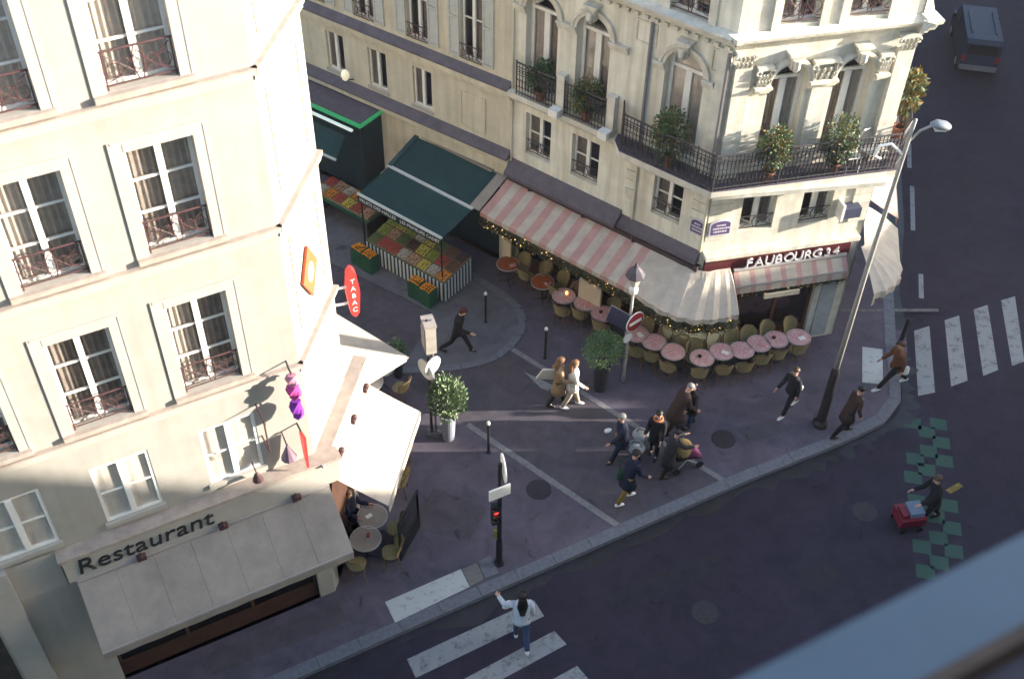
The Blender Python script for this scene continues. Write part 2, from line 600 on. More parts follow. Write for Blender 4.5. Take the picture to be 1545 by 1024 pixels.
# side street carriageway flush with the pavement, framed by two granite strips
DB = dv(-39.9)
L1 = [Vector((-1.14, 20.73, 0)) - DB * 3.6, Vector((2.84, 17.40, 0))]
L2 = [Vector((-0.04, 23.62, 0)), Vector((5.60, 18.88, 0))]
back = -DB * 24
struct("side_street", MB().sheet([L1[1].xy, L2[1].xy, L2[0].xy, (L2[0] + back).xy, (L1[0] + back).xy, L1[0].xy], 0.004), M_PAVE2)
def strip(name, a, b, w, m, z=0.009, joint=1.0):
    t = (b - a).normalized()
    n = Vector((-t.y, t.x, 0)) * w / 2
    L = (b - a).length
    k = int(L / joint)
    for i in range(k):
        p, q = a + t * (L * i / k + 0.004), a + t * (L * (i + 1) / k - 0.004)
        obj(name, MB().prism([(p - n).xy, (q - n).xy, (q + n).xy, (p + n).xy], -0.02, z + random.uniform(0, 0.003)), M_GRAN2, pavement)
strip("granite_strip", Vector((-1.14, 20.73, 0)), L1[1], 0.17, M_GRAN2)
strip("granite_strip", L2[0], L2[1], 0.15, M_GRAN2)
# raised concrete pad in front of the greengrocer
ear_pts = [Vector(p) for p in [(-7.6, 28.3), (-5.2, 26.9), (-3.2, 25.6), (-2.35, 25.0), (-2.6, 23.9), (-3.05, 22.62), (-1.9, 22.72), (-0.68, 23.06), (-0.06, 23.66), (0.24, 24.25), (0.29, 24.85), (0.05, 25.45), (-0.57, 26.08), (-1.6, 26.95), (-5.2, 29.7)]]
struct("concrete_pad", MB().prism([(p.x, p.y) for p in ear_pts], -0.02, 0.03), M_EAR)
edge = smooth_path([ear_pts[i] for i in range(5, 14)], 4)
edge_s = resample(edge, 0.55)
for i in range(len(edge_s) - 1):
    a, b = edge_s[i], edge_s[i + 1]
    t = (b - a).normalized()
    n = Vector((-t.y, t.x)) * 0.11
    obj("edging_stone", MB().prism([(a - n + t * .005), (b - n - t * .005), (b + n - t * .005), (a + n + t * .005)], -0.02, 0.045), M_GRANITE, pavement)

# painted markings
def mark(name, polys, m, z, kind="structure"):
    mb = MB()
    for p in polys:
        mb.sheet(p, z)
    return struct(name, mb, m)
ZR = -0.116
for p in ([(-2.2, 13.83), (0.64, 15.43), (0.87, 15.01), (-1.97, 13.37)], [(-1.7, 12.87), (1.1, 14.63), (1.38, 14.29), (-1.42, 12.53)], [(-1.2, 12.0), (1.6, 13.75), (1.87, 13.4), (-0.93, 11.65)],
          [(11.64, 24.79), (12.13, 25.0), (11.66, 22.35), (11.16, 22.21)], [(12.64, 25.26), (13.12, 25.48), (12.68, 22.83), (12.16, 22.59)], [(13.62, 25.75), (14.09, 25.97), (13.65, 23.27), (13.16, 23.02)], [(14.55, 26.18), (15.02, 26.37), (14.49, 23.63), (14.09, 23.44)], [(15.5, 26.6), (15.97, 26.82), (15.5, 24.0), (15.03, 23.82)]):
    mark("zebra_stripe", [p], M_ROADPAINT, ZR)
for p in ([(-2.81, 15.22), (-1.1, 16.17), (-0.87, 15.68), (-2.53, 14.68)], [(9.95, 23.96), (10.5, 23.87), (10.23, 22.5), (9.67, 22.56)]):
    mark("zebra_stripe", [p], M_PAVEPAINT, 0.009)
obj("tactile_slab", MB().prism([(-1.08, 16.16), (-0.72, 16.37), (-0.54, 15.9), (-0.86, 15.69)], -0.02, 0.010), M_TILE, pavement)
obj("tactile_slab", MB().prism([(-0.70, 16.39), (-0.41, 16.57), (-0.19, 16.08), (-0.52, 15.92)], -0.02, 0.012), M_GRANITE, pavement)
mark("direction_arrow", [[(0.36, 22.69), (1.2, 22.18), (1.0, 21.99), (0.81, 22.1)]], M_ROADPAINT, 0.010)
0 and struct("asphalt_patch", MB().sheet([(-1.9, 14.75), (-0.9, 15.3), (-0.6, 15.66), (0.1, 16.1), (-0.1, 15.8), (-0.7, 15.3), (-1.3, 14.9), (-1.6, 14.62)], 0.0165), M_GUTTER)
for i, (x, y) in enumerate([(11.47, 21.19), (11.09, 20.9), (10.79, 21.21), (11.39, 20.54), (10.98, 20.23), (10.56, 19.95), (11.31, 19.91), (10.37, 19.34), (10.78, 19.6), (11.07, 18.45), (10.97, 17.76), (10.56, 17.45), (10.09, 17.18), (10.84, 17.06), (10.4, 16.71), (10.01, 16.45), (10.29, 18.58), (10.65, 18.1)]):
    u, v = D.xy * 0.2, Vector((D.y, -D.x)) * 0.22
    c = Vector((x, y))
    mark("green_square", [[c - u - v, c - u + v, c + u + v, c + u - v]], M_GREENPAINT, ZR)
for (a, b) in (((13.62, 34.2), (13.3, 32.75)), ((13.16, 31.73), (12.66, 29.4)), ((12.42, 27.3), (12.18, 26.2)), ((14.1, 36.9), (13.8, 35.3))):
    a, b = Vector(a), Vector(b)
    n = Vector((0.07, -0.012))
    mark("bay_line", [[a - n, a + n, b + n, b - n]], M_ROADPAINT, ZR)
a, b = Vector((9.6, 25.4)), Vector((12.5, 25.5))
mark("worn_line", [[a, b, b + Vector((0, .12)), a + Vector((0, .12))]], mat("worn_paint", (0.13, 0.125, 0.12), 0.85, 0.3, 6), 0.006)
mark("faded_mark", [[(11.1, 18.95), (11.5, 19.2), (11.6, 19.08), (11.2, 18.83)]], mat("yellow_mark", (0.16, 0.12, 0.03), 0.85, 0.3, 6), ZR)
# repairs and covers in the asphalt
for poly, m in (([(-2.4, 17.3), (-0.9, 17.0), (-0.5, 18.0), (-1.9, 18.6)], M_PAVE2), ([(1.6, 19.6), (2.5, 18.9), (2.9, 19.4), (2.1, 20.1)], M_PAVE2), ([(6.2, 20.3), (7.4, 20.7), (7.2, 21.2), (6.0, 20.8)], M_PAVE2), ([(-6.5, 13.2), (-3.6, 14.7), (-3.9, 15.2), (-6.8, 13.7)], M_PAVE2)):
    struct("repair_patch", MB().sheet(poly, 0.0055), m)
for poly in ([(2.5, 15.1), (5.2, 16.4), (5.0, 16.9), (2.3, 15.6)], [(7.2, 15.8), (8.0, 16.2), (7.7, 16.8), (6.9, 16.4)], [(13.2, 18.0), (16.4, 19.6), (16.2, 20.0), (13.0, 18.4)]):
    struct("repair_patch", MB().sheet(poly, -0.1165), mat("fresh_tar", (0.017, 0.015, 0.021), 0.7, 0.3, 5))
M_COVER = mat("cast_iron_cover", (0.035, 0.031, 0.036), 0.8, 0.3, 14, 0.5, 70)
for x, y, rz, z in ((0.75, 18.6, 0.5, 0.0), (5.6, 20.4, 0.9, 0.0), (8.9, 18.2, 0.2, -0.12), (4.6, 15.2, 0.5, -0.12)):
    cv = struct("access_cover", MB().prism([(0.32 * math.cos(2 * PI * k / 20), 0.32 * math.sin(2 * PI * k / 20)) for k in range(20)], 0.001, 0.010), M_COVER)
    cv.location, cv.rotation_euler = (x, y, z), (0, 0, rz)
# far pavements
def pt(s, off):
    return (A.x * s + NA.x * off, A.y * s + NA.y * off)
struct("far_pavement", MB().prism([pt(-60, 3.6), pt(-60, 0.5), pt(70, 0.5), pt(70, 3.6)], -0.2, 0.0), M_PAVE)
struct("far_pavement", MB().prism([(22.2, 24), (29.2, 64), (32, 64), (25, 24)], -0.2, 0.0), M_PAVE)

# ------------------------------------------------------------------ the viewer's own house, and unseen houses shaped for the shade they cast
def plain_house(name, label, poly, z, roof=None, wins=None):
    r = thing(name, label, "building", (poly[0][0], poly[0][1], 0))
    o = Vector((poly[0][0], poly[0][1], 0))
    lp = [(p[0] - o.x, p[1] - o.y) for p in poly]
    mb = MB()
    n = len(lp)
    zt = z if isinstance(z, (list, tuple)) else [z] * n
    vs = [(p[0], p[1], -0.1) for p in lp] + [(p[0], p[1], zz) for p, zz in zip(lp, zt)]
    mb.add(vs, [tuple(range(n, 2 * n))] + [(i, (i + 1) % n, n + (i + 1) % n, n + i) for i in range(n)])
    obj("wall", mb, M_STONE, r)
    return r, o
own, o_ = plain_house("apartment_house", "tall pale stone apartment house with a zinc ledge, from which the street is seen", [pt(-30, 0.6), pt(-30, -12), pt(14, -12), pt(14, 0.6)], 20.4)
up = MB().prism([(pt(s, f)[0] - o_.x, pt(s, f)[1] - o_.y) for s, f in ((-30, -1.6), (-30, -12), (14, -12), (14, -1.6))], 20.4, 27)
obj("upper_storey", up, M_ZINC, own)
def strip_along(s0, s1, f0, f1, z0, z1, o):
    return MB().prism([(pt(s, f)[0] - o.x, pt(s, f)[1] - o.y) for s, f in ((s0, f0), (s0, f1), (s1, f1), (s1, f0))], z0, z1)
M_LEDGEZINC = mat("bright_zinc", (0.075, 0.09, 0.105), 0.5, 0.08, 2.0, 0.05, 10, metal=0.0, spec=0.5)
obj("cornice", strip_along(-30, 14, 0.6, 1.17, 20.12, 20.38, o_), M_STONE, own)
obj("zinc_ledge", strip_along(-30, 14, 0.945, 1.19, 20.38, 20.5, o_), M_LEDGEZINC, own)
obj("ledge_lip", strip_along(-30, 14, 0.905, 0.945, 20.38, 20.52, o_), mat("brown_lip", (0.09, 0.05, 0.03), 0.7, 0.2, 5), own)
obj("gutter_channel", strip_along(-30, 14, 0.6, 0.905, 20.38, 20.40, o_), M_DARKZINC, own)
plain_house("unseen_house", "stone house standing next along the shaded side of the street", [pt(14.02, 0.6), pt(14.02, -12), pt(25.9, -12), pt(25.9, 0.6)], 21)
plain_house("unseen_house", "unseen house, its long sloping roof shaped for the shadow edge it casts", [pt(25.95, 0.6), pt(25.95, -4), pt(37.95, -4), pt(37.95, 0.6)], [16.6, 16.6, 8.2, 8.2])  # unseen; roof slope set by the diagonal shadow edge it casts
low, lo_ = plain_house("unseen_house", "unseen low house, its rising roof and added blocks shaping the street shade", [pt(38, 0.6), pt(38, -3), pt(75, -3), pt(75, 0.6)], [6.85, 6.85, 14.48, 14.48])  # unseen; roofline shaped to let low sun graze the pavement
for s0, s1, z in ((38.1, 42.8, 10.0), (45.3, 45.5, 9.6), (49.1, 58.0, 12.0)):  # roof blocks added to shade the street and leave a sunlit gap
    obj("shade_block", strip_along(s0, s1, -0.6, 0.2, 6.6, z, lo_), M_STONE3, low)
plain_house("unseen_corner_house", "unseen tall house across the boulevard, raised to shade the road", [(25, 29.4), (33, 70), (50, 70), (50, 31.5)], 26)  # unseen; added to shade the boulevard and cut its sky light

# ------------------------------------------------------------------ left building
LB = thing("apartment_building", "cream plastered apartment building with red brown window guards and restaurant at its foot", "building", PL, math.radians(ANG_A))
FA = Frame(LB, PL, ANG_A, PL, ANG_A)
FE = Frame(LB, PL, ANG_D, PL, ANG_A)
FBp = Frame(LB, PE, 142.55 , PL, ANG_A)    # side street front (runs away from the viewer)
HT = 21.0
cols = [-1.60, -3.60, -5.60, -7.60, -9.60, -11.60]
rows = [(7.76, 9.87), (11.04, 13.05), (14.08, 16.1), (17.1, 19.0)]
holes = [(c - 0.53, c + 0.53, a, b) for c in cols for a, b in rows]
mezz = [(-2.1, -1.02), (-4.13, -3.06), (-6.12, -5.03), (-8.1, -7.05), (-10.1, -9.05)]
holes += [(a, b, 5.17, 6.72) for a, b in mezz]
holes += [(-4.9, -0.35, 0.0, 3.7), (-9.6, -6.7, 0.0, 3.7)]
FA.put("wall", wall(MB(), -14, 0, -0.1, HT, holes, 0, 0.30), M_PLASTER)
FE.put("wall", wall(MB(), 0, 2.17, -0.1, HT, [(0.3, 1.95, 0, 3.4)], 0, 0.30), M_PLASTER)
sw = MB()
wall(sw, -18, 0, -0.1, HT, [(-6.2, -0.5, 0.0, 3.2)], 0, 0.3)
FS = Frame(LB, PE, 142.55 - 180, PL, ANG_A)
# the side street front: local x runs towards the chamfer, -x recedes; its outside faces the side street
s_dir = dv(142.55)
sb = MB()
def loc_pl(v):
    c, n = math.cos(-math.radians(ANG_A)), math.sin(-math.radians(ANG_A))
    d = v - PL
    return (d.x * c - d.y * n, d.x * n + d.y * c)
Q0, Q1 = PE, PE + s_dir * 18
a0, a1 = loc_pl(Q0), loc_pl(Q1)
b0 = loc_pl(PL - A * 14)
sb.quad((a0[0], a0[1], -0.1), (a1[0], a1[1], -0.1), (a1[0], a1[1], HT), (a0[0], a0[1], HT))
sb.quad((a1[0], a1[1], -0.1), (b0[0], b0[1], -0.1), (b0[0], b0[1], HT), (a1[0], a1[1], HT))
sb.add([(0, 0, HT), (a0[0], a0[1], HT), (a1[0], a1[1], HT), (b0[0], b0[1], HT)], [(0, 1, 2, 3)])
obj("wall", sb, M_PLASTER, LB)
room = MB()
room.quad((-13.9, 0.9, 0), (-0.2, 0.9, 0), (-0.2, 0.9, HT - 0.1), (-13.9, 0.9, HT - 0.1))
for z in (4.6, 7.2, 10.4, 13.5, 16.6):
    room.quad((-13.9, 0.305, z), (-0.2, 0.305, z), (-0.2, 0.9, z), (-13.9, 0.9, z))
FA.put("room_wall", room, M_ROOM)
for ci, c in enumerate(cols[:4]):
    for ri, (a, b) in enumerate(rows[:3]):
        cur = [('L', M_CURTAIN if (ci + ri) % 2 == 0 else M_CURTDARK), ('R', M_CURTDARK if ri < 2 else M_CURTAIN)]
        window(FA, c - 0.53, c + 0.53, a, b, 0.2, 3, False, cur)
        # moulded surround: two jambs and a head standing proud of the plaster
        key = ("sur", round(b - a, 2))
        if key not in MESHC:
            H = b - a
            mb = MB()
            for sg in (-1, 1):
                x0, x1 = sorted((sg * 0.53, sg * 0.70))
                mb.box(x0, x1, -0.016, 0.02, -0.14, H + 0.17)
                x0, x1 = sorted((sg * 0.70, sg * 0.745))
                mb.box(x0, x1, -0.024, 0.02, -0.14, H + 0.215)
            mb.box(-0.53, 0.53, -0.022, 0.02, H, H + 0.17)
            mb.box(-0.70, 0.70, -0.034, 0.02, H + 0.17, H + 0.215)
            MESHC[key] = mb.mesh("surround", M_TRIM)
        FA.put("surround", MESHC[key], at=(c, -0.001, a))
        key = "lguard"
        if key not in MESHC:
            mb = rail_scroll(MB(), -0.525, 0.525, 0.05, 0.07, 0.62, 0.011)
            mb.tube([(-0.5, 0.05, 0.0), (-0.5, 0.05, 0.62)], 0.014, 5)
            mb.tube([(0.5, 0.05, 0.0), (0.5, 0.05, 0.62)], 0.014, 5)
            MESHC[key] = mb.mesh("window_guard", M_RUST)
        FA.put("window_guard", MESHC[key], at=(c, 0, a))
        FA.put("sill", MB().box(-0.74, 0.74, -0.10, 0.2, -0.10, -0.004), M_LEDGE, at=(c, 0, a))
# string courses (sill lines): a moulded band with a weathered brown top, run round the chamfer
def string_course(fr, s0, s1, z, h=0.2, p=0.09):
    mb = MB()
    mb.box(s0, s1, -p, 0.01, z - h * 0.5, z - 0.02)
    mb.box(s0, s1, -p * 0.6, 0.01, z - h, z - h * 0.5)
    fr.put("string_course", mb, M_TRIM)
    fr.put("course_capping", MB().box(s0, s1, -p - 0.012, 0.01, z - 0.02, z + 0.012), M_LEDGE)
for z in (7.60, 10.88, 13.93, 17.0):
    string_course(FA, -14, 0.06, z)
    string_course(FE, -0.05, 2.22, z)
for a, b in mezz[:4]:
    window(FA, a, b, 5.17, 6.72, 0.012, 2, False, ('F', M_BLIND), leafw=0.06)
    FA.put("sill", MB().box(a - 0.05, b + 0.05, -0.07, 0.01, 5.06, 5.166), M_TRIM)
# faint panel mouldings on the chamfer
for z0, z1 in ((8.1, 10.4), (11.3, 13.4), (14.3, 16.6)):
    mb = MB()
    for a, b, c, d in ((0.35, 0.40, z0, z1), (1.8, 1.85, z0, z1), (0.40, 1.8, z0, z0 + 0.05), (0.40, 1.8, z1 - 0.05, z1)):
        mb.box(a, b, -0.018, 0.01, c, d)
    FE.put("panel_moulding", mb, M_TRIM)
# corner pipe / downpipe at the left of the frame
FA.put("pilaster", MB().box(-6.62, -6.1, -0.16, 0.01, 0.0, 4.95), M_TRIM)
# restaurant fascia
FA.put("fascia", MB().box(-5.15, 0.42, -0.26, 0.01, 4.17, 4.85), M_TRIM)
FA.put("fascia_capping", MB().box(-5.2, 0.48, -0.33, 0.01, 4.85, 4.93), M_LEDGE)
FE.put("fascia", MB().box(0.0, 2.85, -0.24, 0.01, 4.10, 4.85), M_TRIM)
FE.put("fascia_capping", MB().prism([(-0.1, 0.01), (-0.28, -0.30), (2.9, -0.30), (2.9, 0.01)], 4.853, 4.926), M_LEDGE)
FA.put("wall", wall(MB(), -14, -5.2, 3.9, 4.95, [], 0.03), M_TRIM)
tm = text_mesh("lettering", "Restaurant", 0.60, mat("black_letters", (0.02, 0.018, 0.02), 0.5, 0), 0.012, 'LEFT', 0.12, 1.02)
FA.put("lettering", tm, at=(-4.95, -0.274, 4.33))
# shopfront behind the awning
sf = MB()
for x in (-4.9, -3.4, -1.9, -0.42):
    sf.box(x, x + 0.07, 0.1, 0.2, 0, 3.7)
sf.box(-4.9, -0.35, 0.1, 0.2, 2.9, 3.0)
sf.box(-4.9, -0.35, 0.1, 0.2, 0.0, 0.5)
FA.put("shopfront", sf, mat("dark_wood", (0.06, 0.03, 0.02), 0.5, 0.2, 4))
FA.put("pane", MB().box(-4.83, -0.42, 0.14, 0.15, 0.5, 2.9), M_SHOPGLASS)
FE.put("door", MB().box(0.3, 1.95, 0.15, 0.22, 0, 3.4), MATS["dark_wood"])

# ------------------------------------------------------------------ corner cafe building
RBD = thing("corner_building", "ornate pale stone corner building with arched windows and balcony above the pink awning cafe", "building", P1, math.radians(ANG_B))
GB = Frame(RBD, P1, ANG_B, P1, ANG_B)
GC = Frame(RBD, P1, ANG_C, P1, ANG_B)
GD = Frame(RBD, P2, ANG_D, P1, ANG_B)
TOP = 17.0
archB = [(-5.86, -4.86), (-4.28, -3.29), (-1.72, -0.66)]
mezB = [(-5.78, -4.94), (-4.24, -3.36), (-1.64, -0.77)]
upB = [(-5.7, -4.7), (-4.1, -3.1), (-1.76, -0.75)]
hB = [(a, b, 6.27, 9.22, True) for a, b in archB] + [(a, b, 4.33, 5.66) for a, b in mezB] + [(a, b, 10.12, 12.6) for a, b in upB]
hB += [(-6.0, -3.3, 0.0, 2.95), (-3.05, -0.5, 0.0, 2.95)]
GB.put("wall", wall(MB(), -6.25, 0, -0.1, TOP, hB, 0, 0.34), M_STONE)
archC = [(0.98, 1.92), (2.62, 3.56)]
mezC = [(0.9, 1.82), (2.54, 3.38)]
upC = [(0.95, 1.9), (2.58, 3.56)]
hC = [(a, b, 6.27, 9.22, True) for a, b in archC] + [(a, b, 4.35, 5.68) for a, b in mezC] + [(a, b, 10.22, 12.6) for a, b in upC]
hC += [(0.35, 3.55, 0.0, 2.95)]
GC.put("wall", wall(MB(), 0, 4.456, -0.1, TOP, hC, 0, 0.34), M_STONE2)
GD.put("wall", wall(MB(), 0, 26, -0.1, TOP, [(0.8, 6, 0, 2.9)] + [(1 + 2.4 * i, 2 + 2.4 * i, z, z + 2.2) for i in range(8) for z in (6.5, 10.4)], 0, 0.3), M_STONE2)
rm = MB()
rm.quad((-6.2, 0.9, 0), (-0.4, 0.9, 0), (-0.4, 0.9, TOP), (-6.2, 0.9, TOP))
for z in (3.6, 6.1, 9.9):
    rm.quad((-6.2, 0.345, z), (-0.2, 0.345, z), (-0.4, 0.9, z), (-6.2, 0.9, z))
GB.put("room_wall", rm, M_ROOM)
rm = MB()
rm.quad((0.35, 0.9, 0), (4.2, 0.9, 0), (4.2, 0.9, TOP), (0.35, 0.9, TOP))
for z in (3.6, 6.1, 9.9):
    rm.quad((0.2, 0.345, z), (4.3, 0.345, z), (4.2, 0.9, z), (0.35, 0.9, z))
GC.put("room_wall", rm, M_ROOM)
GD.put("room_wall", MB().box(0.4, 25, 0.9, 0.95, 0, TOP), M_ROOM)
# roof / party walls
w0 = GB.world(0, 0)
def loc_p1(v):
    c, n = math.cos(-math.radians(ANG_B)), math.sin(-math.radians(ANG_B))
    d = Vector((v[0], v[1], 0)) - P1
    return (d.x * c - d.y * n, d.x * n + d.y * c)
q = [loc_p1(v) for v in (P1, P2, P2 + D * 26, PB - Vector((0, 0, 0)) + D * 6, PB)]
rf = MB()
rf.add([(x, y, TOP) for x, y in q], [tuple(range(len(q)))])
rf.quad((q[4][0], q[4][1], 0), (q[3][0], q[3][1], 0), (q[3][0], q[3][1], TOP), (q[4][0], q[4][1], TOP))
rf.quad((q[3][0], q[3][1], 0), (q[2][0], q[2][1], 0), (q[2][0], q[2][1], TOP), (q[3][0], q[3][1], TOP))
obj("roof", rf, M_ZINC, RBD)

def arch_trim(fr, a, b, z0, zt, p=0.09, wd=0.17, carved=False):
    """archivolt, keystone, impost blocks"""
    r, m = (b - a) / 2, (a + b) / 2
    sp = zt - r
    mb = MB()
    N = 18
    for k0, k1, pr in ((0.0, 0.55, p * 0.6), (0.55, 1.0, p)):
        r0, r1 = r + wd * k0, r + wd * k1
        ring = []
        for k in range(N + 1):
            t = PI * k / N
            c, s_ = -math.cos(t), math.sin(t)
            ring.append([(m + r0 * c, 0.01, sp + r0 * s_), (m + r0 * c, -pr, sp + r0 * s_), (m + r1 * c, -pr, sp + r1 * s_), (m + r1 * c, 0.01, sp + r1 * s_)])
        mb.rings(ring)
    fr.put("archivolt", mb, M_STONE2)
    kb = MB()
    kb.rings([[(m - 0.07, 0.01, zt - 0.1), (m + 0.07, 0.01, zt - 0.1), (m + 0.07, -0.17, zt - 0.1), (m - 0.07, -0.17, zt - 0.1)], [(m - 0.14, 0.01, zt + 0.3), (m + 0.14, 0.01, zt + 0.3), (m + 0.14, -0.26, zt + 0.3), (m - 0.14, -0.26, zt + 0.3)]])
    kb.box(m - 0.2, m + 0.2, -0.29, 0.01, zt + 0.3, zt + 0.36)
    kb.tube([(m, -0.2, zt - 0.1), (m, -0.27, zt + 0.02), (m, -0.25, zt + 0.2)], [0.05, 0.08, 0.09], 8)
    fr.put("keystone", kb, M_STONE2)
def impost(fr, s0, s1, z, p=0.09):
    mb = MB()
    mb.box(s0, s1, -p * 0.6, 0.01, z - 0.16, z - 0.08)
    mb.box(s0, s1, -p, 0.01, z - 0.08, z)
    mb.box(s0, s1, -p * 1.5, 0.01, z, z + 0.06)
    fr.put("impost_band", mb, M_STONE2)
def carved_capital(fr, s0, s1, z, p, h=0.42):
    """clustered leaves under a moulded slab"""
    mb = MB()
    mb.box(s0 - 0.03, s1 + 0.03, -p - 0.06, 0.01, z + h - 0.07, z + h)
    w = s1 - s0
    for row, (zz, n) in enumerate(((z + 0.02, 4), (z + 0.16, 4))):
        for i in range(n):
            x = s0 + w * (i + 0.5 + 0.25 * (row - 0.5)) / n
            mb.tube([(x, -p + 0.02, zz), (x, -p - 0.03, zz + 0.1), (x, -p - 0.09, zz + 0.17), (x, -p - 0.07, zz + 0.12)], [0.035, 0.05, 0.035, 0.015], 6)
    for x in (s0, s1):
        mb.tube([(x + 0.06 * math.cos(a), -p - 0.05 - 0.0 * a, z + h - 0.13 + 0.06 * math.sin(a)) for a in [PI * i / 5 for i in range(10)]], 0.025, 5)
    fr.put("capital", mb, M_STONE2)
for (a, b) in archB:
    arch_trim(GB, a, b, 6.27, 9.22)
for s0, s1 in ((-6.2, -5.86), (-4.86, -4.28), (-3.29, -2.75), (-2.02, -1.72), (-0.66, -0.36)):
    impost(GB, s0, s1, 8.70)
for i, (a, b) in enumerate(archB):
    window(GB, a, b, 6.27, 9.22, 0.24, 1, True, [('L', M_CURTAIN), ('R', M_CURTDARK)] if i < 2 else ('F', M_CURTAIN), leafw=0.09)
    if i == 2:
        GB.put("blind", MB().box(a + 0.1, b - 0.1, 0.31, 0.33, 8.55, 9.05), M_CURTAIN)
for (a, b) in archC:
    arch_trim(GC, a, b, 6.27, 9.22, 0.16, 0.15)
    window(GC, a, b, 6.27, 9.22, 0.26, 1, True, [('L', M_CURTDARK), ('R', M_CURTAIN)], leafw=0.085)
for s0, s1 in ((0.55, 0.98), (1.92, 2.62), (3.56, 3.92)):
    impost(GC, s0, s1, 8.70, 0.16)
    carved_capital(GC, s0 + 0.05, s1 - 0.05, 8.78, 0.14, 0.5)
for (a, b) in mezB:
    window(GB, a, b, 4.33, 5.66, 0.16, 2, False, ('L', M_CURTDARK), sill=True)
for (a, b) in mezC:
    window(GC, a, b, 4.35, 5.68, 0.18, 1, False, ('R', M_CURTDARK), leafw=0.07)
for fr, L in ((GB, mezB), (GC, mezC)):
    for a, b in L:
        mb = rail_scroll(MB(), a, b, 0.06, 4.42, 4.78, 0.010)
        fr.put("window_guard", mb, M_IRON)
for fr, L, z in ((GB, upB, 10.12), (GC, upC, 10.22)):
    for a, b in L:
        window(fr, a, b, z, 12.6, 0.2, 3, False, ('L', M_CURTDARK))
        mb = rail_scroll(MB(), a + 0.01, b - 0.01, -0.02, z + 0.10, z + 0.8, 0.012)
        fr.put("window_guard", mb, M_RUST)
        mb = MB()
        for x0, x1 in ((a - 0.2, a - 0.001), (b + 0.001, b + 0.2)):
            mb.box(x0, x1, -0.06, 0.01, z - 0.1, 12.8)
        fr.put("surround", mb, M_STONE2)
# main cornice
def cornice(fr, s0, s1, z0):
    prof = [(0.01, z0), (-0.06, z0), (-0.06, z0 + 0.08), (-0.13, z0 + 0.10), (-0.15, z0 + 0.18), (-0.26, z0 + 0.20), (-0.28, z0 + 0.28), (-0.01, z0 + 0.335), (0.01, z0 + 0.335)]
    mb = MB().rings([[(s0 - (0), y, z) for y, z in prof], [(s1, y, z) for y, z in prof]])
    fr.put("cornice", mb, M_STONE2)
cornice(GB, -6.25, -0.0, 9.80)
cornice(GC, 0.0, 4.62, 9.80)
GC.put("cornice", MB().prism([(-0.24, 0.12), (-0.12, -0.285), (0.02, -0.285), (0.1, 0.12)], 10.0, 10.12), M_STONE2)
cornice(GD, -0.32, 26, 9.803)
GC.put("cornice_end", MB().rings([[(4.40, 0.05, z), (4.40, -p_, z), (4.44 + p_, -p_, z), (4.44 + p_, 0.05, z)] for z, p_ in ((9.72, 0.16), (9.80, 0.18), (9.84, 0.26), (9.98, 0.30), (10.02, 0.36), (10.12, 0.38), (10.16, 0.30))]), M_STONE2)
mb = MB()
for i in range(23):
    mb.box(-6.15 + i * 0.27, -6.15 + i * 0.27 + 0.11, -0.115, 0.01, 9.70, 9.795)
GB.put("dentil_row", mb, M_STONE2)
# flat panels between arch and cornice
for a, b in ((-2.62, -2.02), (-0.55, -0.12)):
    mb = MB()
    for x0, x1, c, d in ((a, a + 0.05, 9.0, 9.6), (b - 0.05, b, 9.0, 9.6), (a + 0.05, b - 0.05, 9.0, 9.05), (a + 0.05, b - 0.05, 9.55, 9.6)):
        mb.box(x0, x1, -0.03, 0.01, c, d)
    GB.put("panel_moulding", mb, M_STONE2)
# pilasters at the corner and of the chamfer
def pilaster(fr, s0, s1, z0, z1, p):
    mb = MB()
    mb.box(s0, s1, -p, 0.01, z0, z1)
    mb.box(s0 - 0.04, s1 + 0.04, -p - 0.05, 0.01, z0, z0 + 0.22)
    mb.box(s0 - 0.02, s1 + 0.02, -p - 0.02, 0.01, z0 + 1.05, z0 + 1.2)
    fr.put("pilaster", mb, M_STONE2)
pilaster(GC, 0.03, 0.44, 6.27, 9.36, 0.13)
carved_capital(GC, 0.03, 0.44, 9.3, 0.13)
pilaster(GC, 4.0, 4.42, 6.27, 9.36, 0.15)
carved_capital(GC, 4.0, 4.42, 9.3, 0.15)
GC.put("pilaster", MB().box(2.06, 2.48, -0.07, 0.01, 6.27, 8.54), M_STONE2)
for s0, s1 in ((-0.34, -0.02),):
    pilaster(GB, s0, s1, 6.27, 9.7, 0.08)
# rusticated quoins, block by block
def quoins(fr, s0, s1, z0, z1, n, p=0.035):
    h = (z1 - z0) / n
    for i in range(n):
        fr.put("quoin", MB().box(s0, s1, -p, 0.01, z0 + i * h + 0.02, z0 + (i + 1) * h - 0.02), M_STONE2 if i % 2 else M_STONE)
quoins(GB, -2.46, -2.1, 4.2, 5.95, 6)
quoins(GB, -0.46, -0.02, 4.2, 5.95, 6)
quoins(GC, 0.02, 0.62, 4.2, 5.95, 6)
quoins(GC, 3.95, 4.43, 4.2, 5.95, 6, 0.05)
# downpipes
for x in (-2.14, -0.02):
    GB.put("downpipe", MB().tube([(x - 0.0, -0.07, 3.9), (x, -0.07, 5.75)], 0.035, 7), M_STONE3)
GB.put("downpipe", MB().tube([(-2.14, -0.08, 6.3), (-2.14, -0.08, 9.66)], 0.045, 7), mat("grey_pipe", (0.2, 0.18, 0.18), 0.6, 0.1))
GB.put("downpipe", MB().tube([(-0.04, -0.14, 6.3), (-0.04, -0.14, 9.66)], 0.05, 7), MATS["grey_pipe"])
GB.put("downpipe", MB().tube([(-6.22, -0.06, 3.4), (-6.22, -0.06, 9.7)], 0.03, 7), M_STONE3)
